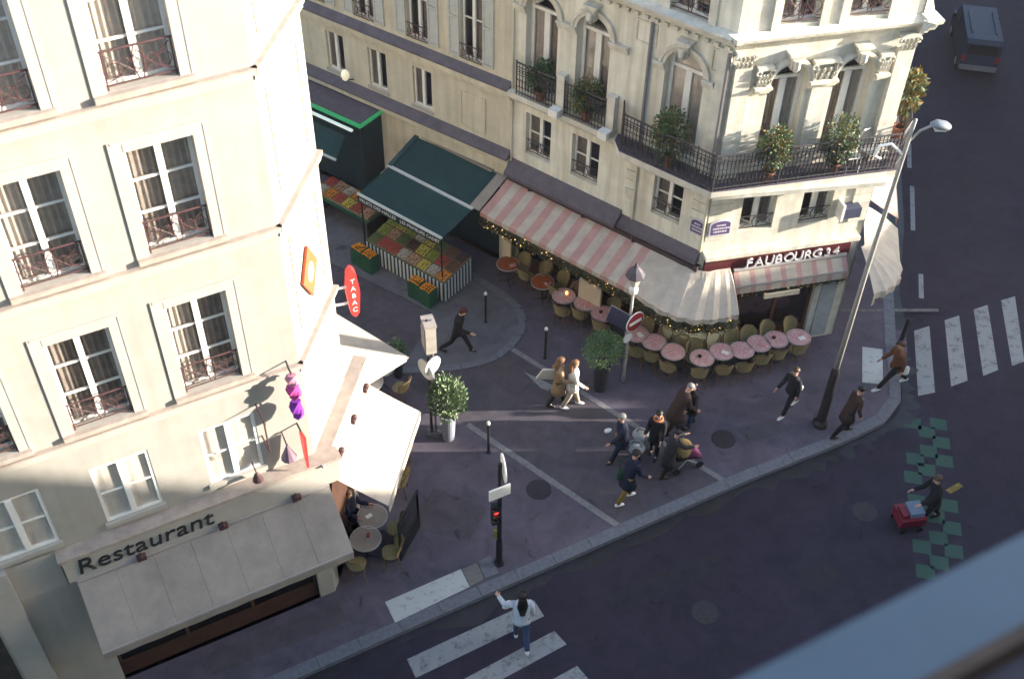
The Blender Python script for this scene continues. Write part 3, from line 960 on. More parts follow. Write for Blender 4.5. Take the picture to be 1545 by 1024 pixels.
# balcony slab and string courses
def slab(fr, s0, s1, p, z0, z1, name="balcony_slab"):
    prof = [(0.01, z0 - 0.12), (-p * 0.4, z0 - 0.12), (-p * 0.7, z0), (-p, z0 + 0.03), (-p, z1), (0.01, z1)]
    fr.put(name, MB().rings([[(s0, y, z) for y, z in prof], [(s1, y, z) for y, z in prof]]), M_STONE2)
slab(GB, -6.25, -2.75, 0.24, 6.06, 6.24)
# deep balcony running round the corner: one poured outline following both fronts
def corner_slab():
    nb, nc = dv(ANG_B - 90), dv(ANG_C - 90)
    o = 0.62
    bis = (nb + nc).normalized()
    k = o / bis.dot(nb)
    pts = [P1 - dv(ANG_B) * 2.85, P1 - dv(ANG_B) * 2.75 + nb * 0.3, P1 - dv(ANG_B) * 2.4 + nb * o, P1 - dv(ANG_B) * 0.25 + nb * o, P1 + bis * k * 0.97, P1 + dv(ANG_C) * 0.25 + nc * o, P2 + nc * o + dv(ANG_C) * 0.1, P2 + dv(ANG_C) * 0.55 + nc * 0.1, P2 + dv(ANG_C) * 0.55 + D * 3, P2 + D * 3 - dv(ANG_C) * 0.2, P2 - dv(ANG_C) * 0.2 + D * 0.2, P1 + D * 0.2, ]
    return [loc_p1(p) for p in pts]
cs = corner_slab()
obj("balcony_slab", MB().prism(cs, 6.08, 6.245), M_STONE2, RBD)
obj("balcony_moulding", MB().prism([(x * 0.985 + 0.0, y * 0.86 + 0.02) for x, y in cs], 5.96, 6.08), M_STONE2, RBD)
obj("lead_flashing", MB().prism([(x * 0.998, y * 0.99) for x, y in cs], 6.245, 6.252), M_DARKZINC, RBD)
# console brackets under the balcony
for fr, xs in ((GB, (-2.3, -1.9, -0.5)), (GC, (0.5, 2.2, 3.75))):
    for x in xs:
        mb = MB().rings([[(x - 0.08, 0.01, 5.6), (x + 0.08, 0.01, 5.6), (x + 0.08, -0.06, 5.6), (x - 0.08, -0.06, 5.6)], [(x - 0.08, 0.01, 5.8), (x + 0.08, 0.01, 5.8), (x + 0.08, -0.2, 5.8), (x - 0.08, -0.2, 5.8)], [(x - 0.09, 0.01, 5.955), (x + 0.09, 0.01, 5.955), (x + 0.09, -0.5, 5.955), (x - 0.09, -0.5, 5.955)]])
        fr.put("console", mb, M_STONE2)
# wrought iron railing
def railing(path, z0, z1, name="balcony_railing", bar=0.095):
    pts = [Vector(p) for p in path]
    mb = MB()
    for z, r in ((z1, 0.026), (z0 + 0.08, 0.018), (z1 - 0.13, 0.014), (z0 + 0.60, 0.011)):
        mb.tube([(p.x, p.y, z) for p in pts], r, 5)
    i = 0
    for a, b in zip(pts, pts[1:]):
        n = max(1, int((b - a).length / bar))
        t = (b - a).normalized()
        for k in range(n):
            p = a.lerp(b, k / n)
            mb.tube([(p.x, p.y, z0), (p.x, p.y, z1)], 0.0125, 4, False)
            q_ = p + t * bar * 0.5
            zc = z0 + 0.34
            mb.tube([(q_.x + t.x * 0.045 * math.cos(u), q_.y + t.y * 0.045 * math.cos(u), zc + 0.13 * math.sin(u)) for u in [2 * PI * j / 7 for j in range(8)]], 0.0125, 4, False)
            mb.tube([(q_.x + t.x * 0.04 * math.cos(u), q_.y + t.y * 0.04 * math.cos(u), z1 - 0.24 + 0.05 * math.sin(u)) for u in [2 * PI * j / 6 for j in range(7)]], 0.0115, 4, False)
    for p in pts:
        mb.tube([(p.x, p.y, z0), (p.x, p.y, z1 + 0.06)], 0.02, 5)
    return obj(name, mb, M_IRON, RBD)
nb, nc = dv(ANG_B - 90), dv(ANG_C - 90)
bis = (nb + nc).normalized()
kk = 0.56 / bis.dot(nb)
rp = [P1 - dv(ANG_B) * 2.7 + nb * 0.08, P1 - dv(ANG_B) * 2.4 + nb * 0.5, P1 - dv(ANG_B) * 1.3 + nb * 0.56, P1 - dv(ANG_B) * 0.25 + nb * 0.56, P1 + bis * kk, P1 + dv(ANG_C) * 1.4 + nc * 0.56, P1 + dv(ANG_C) * 2.9 + nc * 0.56, P2 + nc * 0.56, P2 + dv(ANG_C) * 0.45 + nc * 0.1, P2 + dv(ANG_C) * 0.5 + D * 2.9]
railing([(*loc_p1(p), 0) for p in rp], 6.25, 7.27)
for a, b in ((-5.98, -4.72), (-4.42, -3.15)):
    railing([(a, -0.2, 0), (b, -0.2, 0)], 6.25, 7.2)
# plinth blocks with pale bases between the small railings
for x in (-4.57, -3.02):
    mb = MB()
    mb.box(x - 0.12, x + 0.12, -0.2, 0.01, 6.24, 7.35)
    mb.box(x - 0.15, x + 0.15, -0.42, 0.01, 6.245, 6.42)
    GB.put("pier", mb, M_STONE2)
    GB.put("pier_base", MB().box(x - 0.14, x + 0.14, -0.5, -0.25, 6.26, 6.46), M_WHITE)
# dark zinc ledge above the cafe
GB.put("zinc_ledge", MB().rings([[(x, 0.01, 3.55), (x, -0.36, 3.55), (x, -0.36, 3.66), (x, 0.01, 3.98)] for x in (-6.25, -2.5)]), M_DARKZINC)
GB.put("zinc_ledge", MB().rings([[(x, 0.01, 3.5), (x, -0.2, 3.5), (x, -0.2, 3.6), (x, 0.01, 3.86)] for x in (-2.5, -0.05)]), M_DARKZINC)
GB.put("awning_box", MB().box(-6.3, 0.02, -0.17, 0.005, 3.2, 3.42), mat("dark_red_paint", (0.045, 0.03, 0.035), 0.5, 0.15))
GC.put("fascia", MB().box(0.1, 4.2, -0.1, 0.01, 3.05, 3.66), mat("oxblood_paint", (0.09, 0.018, 0.022), 0.45, 0.15))
GC.put("fascia_capping", MB().box(0.02, 4.3, -0.3, 0.01, 3.74, 3.86), M_STONE2)
GC.put("wood_ledge", MB().box(0.3, 2.5, -0.24, 0.005, 3.66, 3.739), mat("orange_wood", (0.34, 0.15, 0.07), 0.6, 0.2, 5))
GC.put("wood_ledge", MB().box(2.52, 4.2, -0.2, 0.005, 3.66, 3.739), MATS["oxblood_paint"])
M_LETTER = mat("pale_letters", (0.62, 0.58, 0.58), 0.45, 0.05)
for ch, x, sz in [("F", 1.22, .40), ("A", 1.46, .40), ("U", 1.74, .40), ("B", 2.02, .40), ("O", 2.27, .40), ("U", 2.56, .40), ("R", 2.84, .40), ("G", 3.08, .40), ("3", 3.44, .36), ("4", 3.68, .36)]:
    tmm = text_mesh("letter", ch, sz, M_LETTER, 0.025)
    GC.put("letter", tmm, at=(x, -0.16, 3.24))
# shopfronts
woods = MB()
for x in (-6.0, -5.1, -4.2, -3.37):
    woods.box(x, x + 0.07, 0.12, 0.22, 0, 2.95)
for x in (-3.05, -2.2, -1.35, -0.57):
    woods.box(x, x + 0.07, 0.12, 0.22, 0, 2.95)
woods.box(-5.93, -3.37, 0.13, 0.21, 2.3, 2.38)
woods.box(-2.98, -0.57, 0.13, 0.21, 2.3, 2.38)
woods.box(-5.93, -3.37, 0.13, 0.21, 0, 0.55)
woods.box(-2.98, -0.57, 0.13, 0.21, 0, 0.55)
GB.put("shopfront", woods, mat("mahogany", (0.10, 0.035, 0.02), 0.4, 0.25, 5))
GB.put("pane", MB().box(-5.93, -3.37, 0.165, 0.175, 0.55, 2.9), M_SHOPGLASS)
GB.put("pane", MB().box(-2.98, -0.57, 0.165, 0.175, 0.55, 2.9), M_SHOPGLASS)
for (a, b, z0, z1) in ((-6.24, -6.02, 0, 2.9), (-3.29, -3.06, 0, 2.9)):
    GB.put("panel", MB().box(a, b, -0.04, 0.01, z0, z1), MATS["mahogany"])
woods = MB()
for x in (0.35, 1.4, 2.45, 3.48):
    woods.box(x, x + 0.07, 0.12, 0.22, 0, 2.95)
woods.box(0.42, 3.48, 0.13, 0.21, 0, 0.5)
woods.box(0.42, 3.48, 0.13, 0.21, 2.2, 2.28)
GC.put("shopfront", woods, MATS["mahogany"])
GC.put("pane", MB().box(0.42, 3.48, 0.165, 0.175, 0.5, 2.9), M_SHOPGLASS)
GC.put("door_panel", MB().box(3.72, 4.18, -0.05, 0.005, 0.12, 2.62), mat("pale_blue_panel", (0.27, 0.30, 0.31), 0.45, 0.15, 3))
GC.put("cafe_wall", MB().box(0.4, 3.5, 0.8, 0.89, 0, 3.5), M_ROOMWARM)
# cream bowed base under the round end of the awning
mb = MB()
arc = []
for i in range(13):
    t = math.radians(-160 + 130 * i / 12)
    c = P1 + Vector((0.25, 0.75, 0))
    arc.append(loc_p1(c + Vector((1.05 * math.cos(t), 0.85 * math.sin(t), 0))))
mb.rings([[(x, y, 0.02) for x, y in arc], [(x, y, 0.85) for x, y in arc]], False)
mb.add([(x, y, 0.85) for x, y in arc], [tuple(range(len(arc)))])
obj("bowed_base", mb, mat("cream_panel", (0.52, 0.47, 0.30), 0.6, 0.12, 4), RBD)
# blue enamel street plates
def plate(fr, s0, s1, z0, z1):
    mb = MB()
    N = 8
    m, r = (s0 + s1) / 2, (s1 - s0) / 2
    out = [(s0, z0), (s1, z0), (s1, z1 - 0.12)] + [(m + r * math.cos(PI * k / N), z1 - 0.12 + 0.12 * math.sin(PI * k / N)) for k in range(1, N)] + [(s0, z1 - 0.12)]
    n = len(out)
    mb.add([(x, -0.04, z) for x, z in out] + [(x, -0.075, z) for x, z in out], [tuple(range(n, 2 * n))] + [(i, (i + 1) % n, n + (i + 1) % n, n + i) for i in range(n)])
    o = fr.put("street_plate", mb, mat("plate_white", (0.55, 0.5, 0.55), 0.4, 0))
    mb = MB()
    sc = lambda x, z: (m + (x - m) * 0.88, z0 + (z1 - z0) * 0.5 + (z - z0 - (z1 - z0) * 0.5) * 0.88)
    ins = [sc(*p) for p in out]
    mb.add([(x, -0.079, z) for x, z in ins], [tuple(range(n))])
    obj("enamel_face", mb, mat("plate_blue", (0.10, 0.075, 0.16), 0.35, 0.15, 9), o)
    mb = MB()
    for zz, k in ((z0 + 0.1, 0.62), (z0 + 0.2, 0.7), (z0 + 0.3, 0.4)):
        x = m - r * k
        rr_ = random.Random(int(zz * 100))
        while x < m + r * k:
            w_ = rr_.uniform(0.02, 0.06)
            mb.box(x, x + w_, -0.083, -0.08, zz, zz + 0.05)
            x += w_ + 0.015
    obj("worn_writing", mb, MATS["plate_white"], o)
plate(GB, -0.42, 0.0, 4.38, 4.85)
plate(GC, 0.08, 0.66, 4.40, 4.88)
# alarm box / bracket lamp at the right of the chamfer
GC.put("wall_bracket", MB().box(3.6, 4.1, -0.3, 0.005, 4.55, 4.85), mat("navy_box", (0.05, 0.055, 0.09), 0.5, 0.1))
GC.put("wall_bracket", MB().box(3.55, 3.62, -0.32, 0.005, 4.5, 5.0), M_WHITE)

# ------------------------------------------------------------------ next house up the side street
NB = thing("house", "ochre rendered house with grey louvred shutters beside the greengrocer", "building", PB, math.radians(ANG_B2))
GH = Frame(NB, PB, ANG_B2, PB, ANG_B2)
shw = [-1.37, -3.22, -5.15, -7.0, -8.85, -10.7]
lw = [-3.14, -4.80, -6.42, -8.1, -9.8]
hH = [(c - 0.37, c + 0.37, 6.5, 8.9) for c in shw] + [(c - 0.34, c + 0.34, 4.36, 5.62) for c in lw] + [(c - 0.37, c + 0.37, 10.2, 12.4) for c in shw]
hH += [(-3.6, -0.4, 0, 2.9), (-9, -5.0, 0, 2.9)]
GH.put("wall", wall(MB(), -30, 0, -0.1, TOP, hH, 0, 0.25), M_STONE3)
GH.put("room_wall", MB().box(-29.5, -0.1, 0.8, 0.85, 0, TOP - 0.2), M_ROOM)
GH.put("roof", MB().box(-30, 0, 0.9, 9, TOP - 0.1, TOP), M_ZINC)
for c in lw:
    window(GH, c - 0.34, c + 0.34, 4.36, 5.62, 0.08, 1, False, ('L', M_CURTDARK), sill=True, leafw=0.05)
for i, c in enumerate(shw):
    window(GH, c - 0.37, c + 0.37, 6.5, 8.9, 0.14, 2, False, ('R', M_CURTDARK), leafw=0.05)
    g = rail_scroll(MB(), c - 0.37, c + 0.37, -0.04, 6.55, 6.98, 0.010)
    GH.put("window_guard", g, M_RUST)
    if "shut" not in MESHC:
        mb = MB()
        W, H = 0.36, 2.3
        mb.box(-W / 2, -W / 2 + 0.05, -0.045, -0.005, 0, H)
        mb.box(W / 2 - 0.05, W / 2, -0.045, -0.005, 0, H)
        for z in (0, 1.1, H - 0.08):
            mb.box(-W / 2 + 0.05, W / 2 - 0.05, -0.045, -0.005, z, z + 0.08)
        for k in range(28):
            z = 0.10 + k * 0.076
            if abs(z - 1.12) < 0.07:
                continue
            mb.add([(-W / 2 + 0.05, -0.04, z), (W / 2 - 0.05, -0.04, z), (W / 2 - 0.05, -0.012, z + 0.06), (-W / 2 + 0.05, -0.012, z + 0.06)], [(0, 1, 2, 3)])
        MESHC["shut"] = mb.mesh("shutter", M_SHUTTER)
    for x in (c - 0.37 - 0.2, c + 0.37 + 0.2):
        GH.put("shutter", MESHC["shut"], at=(x, 0, 6.54))
mb = MB()
mb.box(-30, -0.02, -0.16, 0.01, 5.98, 6.16)
mb.box(-30, -0.02, -0.09, 0.01, 5.84, 5.98)
GH.put("string_course", mb, M_STONE3)
GH.put("course_capping", MB().rings([[(x, 0.01, 6.16), (x, -0.2, 6.16), (x, -0.2, 6.2), (x, 0.01, 6.4)] for x in (-30, -0.02)]), M_DARKZINC)
GH.put("string_course", MB().box(-30, -0.02, -0.2, 0.01, 3.78, 3.96), M_STONE3)
GH.put("course_capping", MB().rings([[(x, 0.01, 3.96), (x, -0.26, 3.96), (x, -0.26, 4.0), (x, 0.01, 4.2)] for x in (-30, -0.02)]), M_DARKZINC)
mb = MB()
for a, b, c, d in ((-1.78, -1.74, 4.35, 5.5), (-0.94, -0.90, 4.35, 5.5), (-1.74, -0.94, 4.35, 4.39), (-1.74, -0.94, 5.46, 5.5)):
    mb.box(a, b, -0.025, 0.01, c, d)
GH.put("panel_moulding", mb, M_STONE3)
GH.put("shopfront", MB().box(-9, -0.4, 0.2, 0.26, 0, 2.9), mat("dark_teal_paint", (0.012, 0.03, 0.033), 0.5, 0.2))

# ------------------------------------------------------------------ more materials
M_PINK = mat("pink_canvas", (0.40, 0.235, 0.205), 0.9, 0.12, 3, 0.6, 4)
M_CREAM = mat("cream_canvas", (0.42, 0.365, 0.30), 0.9, 0.12, 3, 0.6, 4)
M_BUFF = mat("buff_canvas", (0.25, 0.216, 0.184), 0.9, 0.16, 1.5, 0.8, 3)
M_TEAL = mat("teal_canvas", (0.008, 0.040, 0.041), 0.85, 0.18, 2, 0.6, 4)
M_TEALDARK = mat("teal_valance", (0.010, 0.022, 0.024), 0.85, 0.1, 3)
M_PIPING = mat("white_piping", (0.5, 0.52, 0.5), 0.6, 0.08)
M_WICKER = mat("straw_wicker", (0.30, 0.24, 0.115), 0.8, 0.35, 40, 0.5, 90)
M_RATTAN = mat("rattan_cane", (0.15, 0.085, 0.035), 0.55, 0.25, 12)
M_TABLE = mat("speckled_top", (0.52, 0.40, 0.40), 0.5, 0.3, 22, col2=(0.36, 0.10, 0.10))
M_TABLE2 = mat("orange_top", (0.30, 0.075, 0.02), 0.4, 0.25, 14)
M_STEEL = mat("brushed_steel", (0.45, 0.45, 0.45), 0.4, 0.1, 5, metal=0.5)
M_BLACK = mat("black_paint", (0.012, 0.012, 0.014), 0.45, 0.1)
M_GREYPOST = mat("grey_paint", (0.17, 0.17, 0.18), 0.5, 0.15, 6)
M_LEAF = mat("leaf", (0.075, 0.155, 0.055), 0.6, 0.3, 3)
M_LEAF2 = mat("leaf_pale", (0.19, 0.24, 0.13), 0.6, 0.25, 3)
M_LEAF3 = mat("leaf_dark", (0.026, 0.05, 0.022), 0.65, 0.3, 3)
M_LEAFY = mat("leaf_yellow", (0.20, 0.13, 0.030), 0.65, 0.3, 3)
M_GOLD = mat("fairy_light", (0.9, 0.6, 0.2), 0.4, 0, emit=(1.0, 0.62, 0.2), estr=0.5)
M_TINSEL = mat("gold_tinsel", (0.14, 0.085, 0.025), 0.35, 0.3, 30, metal=0.6)
M_RED = mat("sign_red", (0.24, 0.016, 0.022), 0.4, 0.05)
M_SIGNBLUE = mat("sign_navy", (0.03, 0.035, 0.075), 0.4, 0.1)

def ordinal(i):
    return ["first", "second", "third", "fourth", "fifth", "sixth", "seventh", "eighth", "ninth", "tenth", "eleventh", "twelfth", "thirteenth", "fourteenth", "fifteenth", "sixteenth"][i]

# ------------------------------------------------------------------ awnings
def sheet_between(mb, back, front, sag=0.03, rows=4, th=0.012, cols=None):
    """two rails of points joined by cloth; material index per column"""
    n = len(back)
    grid = []
    for j in range(rows + 1):
        t = j / rows
        grid.append([Vector(back[i]).lerp(Vector(front[i]), t) - Vector((0, 0, sag * math.sin(PI * t))) for i in range(n)])
    for i in range(n - 1):
        mb.cur = cols[i] if cols else 0
        for j in range(rows):
            mb.quad(grid[j][i], grid[j][i + 1], grid[j + 1][i + 1], grid[j + 1][i])
            dn = Vector((0, 0, -th))
            mb.quad(grid[j][i] + dn, grid[j + 1][i] + dn, grid[j + 1][i + 1] + dn, grid[j][i + 1] + dn)
    mb.cur = 0
    return mb
def hang(mb, path, h, cols=None, scallop=0.0, lean=0.02):
    for i in range(len(path) - 1):
        mb.cur = cols[i] if cols else 0
        a, b = Vector(path[i]), Vector(path[i + 1])
        m = (a + b) / 2
        d = Vector((0, 0, -h))
        mb.quad(a, m, m + d - Vector((0, 0, scallop)), a + d)
        mb.quad(m, b, b + d, m + d - Vector((0, 0, scallop)))
    mb.cur = 0
    return mb
def fline(fr, r, pts):
    return [Vector(p) for p in pts]

# left building, street front
def flat_awning(name, label, fr, s0, s1, zb, ob, zf, of, n, mats, cols=None, val=0.2, knobs=(), valm=None):
    o = fr.world(s0, 0)
    r = thing(name, label, "awning", o, fr.ang)
    L = s1 - s0
    xs = [L * i / n for i in range(n + 1)]
    back = [(x, -ob, zb) for x in xs]
    front = [(x, -of, zf) for x in xs]
    obj("canvas", sheet_between(MB(), back, front, 0.025, 4, 0.012, cols), mats, r)
    obj("front_bar", MB().box(0, L, -of - 0.035, -of + 0.025, zf - 0.06, zf - 0.014), valm or MATS.get("bar_grey") or mat("bar_grey", (0.30, 0.27, 0.25), 0.5, 0.1), r)
    if val:
        obj("valance", hang(MB(), [(x, -of - 0.02, zf - 0.06) for x in xs], val, cols, 0.02), mats, r)
    obj("roller", MB().tube([(0, -ob - 0.0, zb + 0.03), (L, -ob, zb + 0.03)], 0.055, 8), MATS["bar_grey"], r)
    for x in ([] if cols else xs[1:-1]):
        sm = MB()
        f = lambda t: (-(ob + (of - ob) * t), zb + (zf - zb) * t - 0.025 * math.sin(PI * t) + 0.004)
        sm.rings([[(x - 0.012, y_, z_ - .006), (x + 0.012, y_, z_ - .006), (x, y_, z_ + 0.008)] for y_, z_ in [f(q / 4) for q in range(5)]])
        obj("seam", sm, mats, r)
    for k in knobs:
        mb = MB()
        mb.box(k - 0.09, k + 0.09, -ob - 0.12, 0.0, zb + 0.02, zb + 0.16)
        mb.ball((k, -ob - 0.1, zb + 0.16), 0.07, 8, 5)
        obj("bracket", mb, M_RUST, r)
    for k in (0.15, 0.85):
        mb = MB()
        mid = (L * k + (0.35 if k < 0.5 else -0.35), -(ob + of) / 2, (zb + zf) / 2 - 0.14)
        mb.tube([(L * k, -ob, zb - 0.08), mid, (L * k, -of, zf - 0.07)], 0.022, 6)
        obj("folding_arm", mb, MATS["bar_grey"], r)
    return r
flat_awning("awning", "wide plain buff canvas awning under the Restaurant lettering", FA, -5.02, 0.16, 4.08, 0.22, 3.2, 1.35, 7, M_BUFF, None, 0.2, (1.25, 2.9, 4.45))
flat_awning("awning", "sunlit plain cream awning on the chamfered corner of the restaurant", FE, 0.18, 2.92, 4.06, 0.2, 3.38, 1.42, 5, M_CREAM, None, 0.22, (0.6, 1.55, 2.5))
# awning on the restaurant's side street front, its near end closed by a cheek
r = thing("awning", "pale awning with closed triangular end over the side street terrace", "awning", PE + D * 0.77, math.radians(142.55))
# local x runs up the side street, local -y points out over it
mb = sheet_between(MB(), [(x, 0.0, 3.95) for x in (0.3, 1.4, 2.6, 4.0)], [(x, -1.95, 3.12) for x in (0.3, 1.4, 2.6, 4.0)], 0.03)
mb.add([(0.295, 0, 3.93), (0.295, -1.95, 3.10), (0.295, -1.92, 2.98), (0.295, 0, 3.35)], [(0, 1, 2, 3)])
obj("canvas", mb, M_CREAM, r)
obj("front_bar", MB().box(0.28, 4.0, -1.98, -1.93, 3.05, 3.1), MATS["bar_grey"], r)

# corner cafe awning: striped along the side street, a pleated fan round the corner
r = thing("awning", "pink and cream striped awning with pleated cream fan round the cafe corner", "awning", P1)
def wl(fr, s, o, z):
    p = fr.world(s, o, z)
    return Vector((p[0] - P1.x, p[1] - P1.y, z))
back, front, cols = [], [], []
s0, s1, n = -6.28, -1.16, 20
for i in range(n + 1):
    s = s0 + (s1 - s0) * i / n
    back.append(wl(GB, s + 0.02, 0.18, 3.30))
    front.append(wl(GB, s - 0.12 + 0.10 * i / n, 1.22 + 0.05 * i / n, 2.70))
    if i < n:
        cols.append(0 if i % 2 == 0 else 1)
obj("canvas", sheet_between(MB(), back, front, 0.02, 4, 0.012, cols), [M_PINK, M_CREAM], r)
obj("valance", hang(MB(), front, 0.16, cols, 0.02), [M_PINK, M_CREAM], r)
fc_f = smooth_path([(*(GB.world(s, o)[:2]), 0) for s, o in ((-1.18, 1.27), (-0.6, 1.36), (0.0, 1.36), (0.55, 1.18), (0.98, 0.82), (1.28, 0.42), (1.42, 0.12))], 5)
bk = smooth_path([(*(GB.world(s, 0.18)[:2]), 0) for s in (-1.14, -0.7, -0.32)] + [(*(GC.world(s, 0.16)[:2]), 0) for s in (0.12, 0.42, 0.7, 0.8)], 5)
back2 = [Vector((p.x - P1.x, p.y - P1.y, 3.30)) for p in bk]
front2, mid2 = [], []
for i, p in enumerate(fc_f):
    w_ = (0.05 if i % 4 == 0 else (-0.03 if i % 4 == 2 else 0.012)) * min(1, i / 8)
    c = Vector((p.x - P1.x, p.y - P1.y, 0))
    front2.append(c + Vector((0, 0, 2.70 - 0.10 * (i / len(fc_f)))) + c.normalized() * w_)
mb = MB()
rows = 5
grid = []
for j in range(rows + 1):
    t = j / rows
    row = []
    for i in range(len(back2)):
        p = back2[i].lerp(front2[i], t)
        bulge = 0.10 * math.sin(PI * t) * min(1, max(0, (i - 10) / 8))
        crease = (0.035 if i % 4 == 0 else (-0.02 if i % 4 == 2 else 0)) * t * min(1, i / 10)
        row.append(p + Vector((0, 0, bulge + crease)))
    grid.append(row)
for j in range(rows):
    for i in range(len(back2) - 1):
        mb.quad(grid[j][i], grid[j][i + 1], grid[j + 1][i + 1], grid[j + 1][i])
obj("corner_fan", mb, M_CREAM, r)
obj("fan_valance", hang(MB(), front2, 0.14, None, 0.0), M_CREAM, r)
tail = front2[-3:]
obj("loose_end", hang(MB(), [front2[-4], front2[-3], front2[-2], front2[-1]], 0.5, None, 0.03), M_CREAM, r)
# plain pale end strip next to the greengrocer
e0, e1 = wl(GB, -6.62, 0.18, 3.34), wl(GB, -6.30, 0.18, 3.34)
f0, f1 = wl(GB, -6.78, 1.24, 2.74), wl(GB, -6.42, 1.24, 2.74)
obj("end_panel", sheet_between(MB(), [e0, e1], [f0, f1], 0.01, 3), M_BUFF, r)
for s in (-5.44, -3.6, -1.94):
    mb = MB()
    p = wl(GB, s, 0.12, 3.36)
    mb.box(p.x - 0.1, p.x + 0.1, p.y - 0.1, p.y + 0.1, 3.3, 3.5)
    obj("bracket", mb, MATS["dark_red_paint"], r)
CAFE_FRONT = [Vector((p.x + P1.x, p.y + P1.y, p.z)) for p in front[:-1] + front2]
# shorter awning under the lettering
flat_awning("awning", "narrow striped awning below the FAUBOURG 34 letters", GC, 0.92, 4.12, 3.14, 0.14, 2.86, 0.42, 22, [M_PINK, M_CREAM], [1 if i % 3 else 0 for i in range(22)], 0.22)
# boulevard front: rounded end
r = thing("awning", "cream rounded awning end on the boulevard side of the cafe", "awning", P2)
nD, nC = dv(ANG_D - 90), dv(ANG_C - 90)
pb, pf = [], []
for i in range(13):
    t = i / 12
    a = math.radians((ANG_C - 90) * (1 - t) + (ANG_D - 90) * t)
    u = Vector((math.cos(a), math.sin(a), 0))
    w_ = 0.04 if i % 3 == 0 else -0.02
    pb.append(u * 0.16 + Vector((0, 0, 3.42)))
    pf.append(u * (1.28 + w_) + Vector((0, 0, 2.72)))
for i in range(1, 6):
    pb.append(nD * 0.16 + D * (0.35 * i) + Vector((0, 0, 3.42)))
    pf.append(nD * 1.26 + D * (0.35 * i) + Vector((0, 0, 2.72)))
mb = sheet_between(MB(), pb, pf, -0.06, 5)
obj("canvas", mb, M_CREAM, r)
obj("valance", hang(MB(), pf, 0.2, None, 0.04), M_CREAM, r)
mb = MB()
for i in range(7):
    t = i / 7
    a, b = pf[0] + (pf[1] - pf[0]) * t + Vector((0, 0, -0.2)), pf[0] + (pf[1] - pf[0]) * (t + 0.09) + Vector((0, 0, -0.2))
    mb.quad(a, b, b + Vector((0, 0, -0.22)), a + Vector((0, 0, -0.22)))
obj("fringe", mb, M_CREAM, r)
flat_awning("awning", "long pink striped awning receding along the shaded boulevard front", Frame(None, P2, ANG_D), 2.2, 12, 3.42, 0.16, 2.75, 1.26, 26, [M_PINK, M_CREAM], [i % 2 for i in range(26)], 0.2)

# greengrocer: two tier teal awning
r = thing("awning", "two tiered dark teal awning with white bars over the greengrocer", "awning", GB.world(-9.95, 0), math.radians(ANG_B))
x0, x1 = 0.0, 3.2
bk_, md_, fr_ = [(x + 0.25, -0.1, 3.24) for x in (0.0, 1.6, 3.2)], [(x + 0.12, -1.28, 2.72) for x in (0.0, 1.6, 3.2)], [(x, -2.5, 2.36) for x in (0.0, 1.6, 3.2)]
mb = sheet_between(MB(), bk_, md_, 0.02)
sheet_between(mb, md_, fr_, 0.03)
obj("canvas", mb, M_TEAL, r)
for name, z, y, xx0, xx1, wd in (("bar", 2.735, -1.28, 0.1, 3.34, 0.085), ("bar", 2.37, -2.5, -0.02, 3.22, 0.075)):
    obj(name, MB().box(xx0, xx1, y - wd / 2, y + wd / 2, z - 0.02, z + 0.03), M_PIPING, r)
obj("bar", MB().box(0.4, 3.1, -0.16, -0.04, 3.25, 3.29), M_BUFF, r)
mb = MB()
mb.rings([[(0.2, -0.1, 3.2), (0.35, -0.1, 3.2), (0.35, -0.1, 3.31), (0.2, -0.1, 3.31)], [(0.08, -1.28, 2.66), (0.22, -1.28, 2.66), (0.22, -1.28, 2.77), (0.08, -1.28, 2.77)]])
obj("side_rib", mb, mat("teal_rib", (0.02, 0.05, 0.06), 0.7, 0.1), r)
val = obj("valance", MB().box(0.0, 3.2, -2.53, -2.515, 2.10, 2.35), M_TEALDARK, r)
M_VTEXT = mat("valance_white", (0.55, 0.57, 0.56), 0.7, 0.0)
for body, x, sz in (("FRUITS DES HALLES", 0.08, 0.165), ("LES PRIMEURS CADET", 1.66, 0.155)):
    tmm = text_mesh("lettering", body, sz, M_VTEXT, 0.003)
    obj("lettering", tmm, None, val, (x, -2.536, 2.17))
obj("post", MB().tube([(3.14, -2.45, 0), (3.14, -2.45, 2.34)], 0.025, 6), M_BLACK, r)
obj("post", MB().tube([(0.06, -2.45, 0), (0.06, -2.45, 2.34)], 0.025, 6), M_BLACK, r)

# neon edged shop canopy further up
r = thing("shop_canopy", "dark shop canopy edged with a green neon tube", "canopy", GH.world(-7.9, 0), math.radians(ANG_B2))
LX = 3.15
obj("roof_board", MB().box(0, LX, -1.0, 0, 3.55, 3.72), M_DARKZINC, r)
M_NEON = mat("green_neon", (0.03, 0.25, 0.10), 0.4, 0, emit=(0.08, 0.75, 0.28), estr=0.035)
mb = MB().box(-0.0, LX + 0.05, -1.06, -1.0, 3.57, 3.68)
mb.box(LX, LX + 0.06, -1.0, -0.02, 3.57, 3.68)
obj("neon_tube", mb, M_NEON, r)
obj("side_curtain", MB().box(LX - 0.03, LX, -1.0, -0.05, 1.5, 3.54), mat("dark_teal_cloth", (0.012, 0.03, 0.035), 0.8, 0.2), r)
mb = sheet_between(MB(), [(x, -1.0, 3.0) for x in (0, 1.2, 2.5)], [(x, -1.5, 2.42) for x in (0, 1.2, 2.5)], 0.02)
obj("canvas", mb, M_TEAL, r)
obj("bar", MB().box(0, 2.52, -1.55, -1.48, 2.40, 2.45), M_PIPING, r)
obj("lamp_tube", MB().box(0.9, 2.9, -1.12, -1.04, 3.36, 3.42), mat("lit_tube", (0.8, 0.85, 0.8), 0.4, 0, emit=(0.7, 0.85, 0.75), estr=0.06), r)
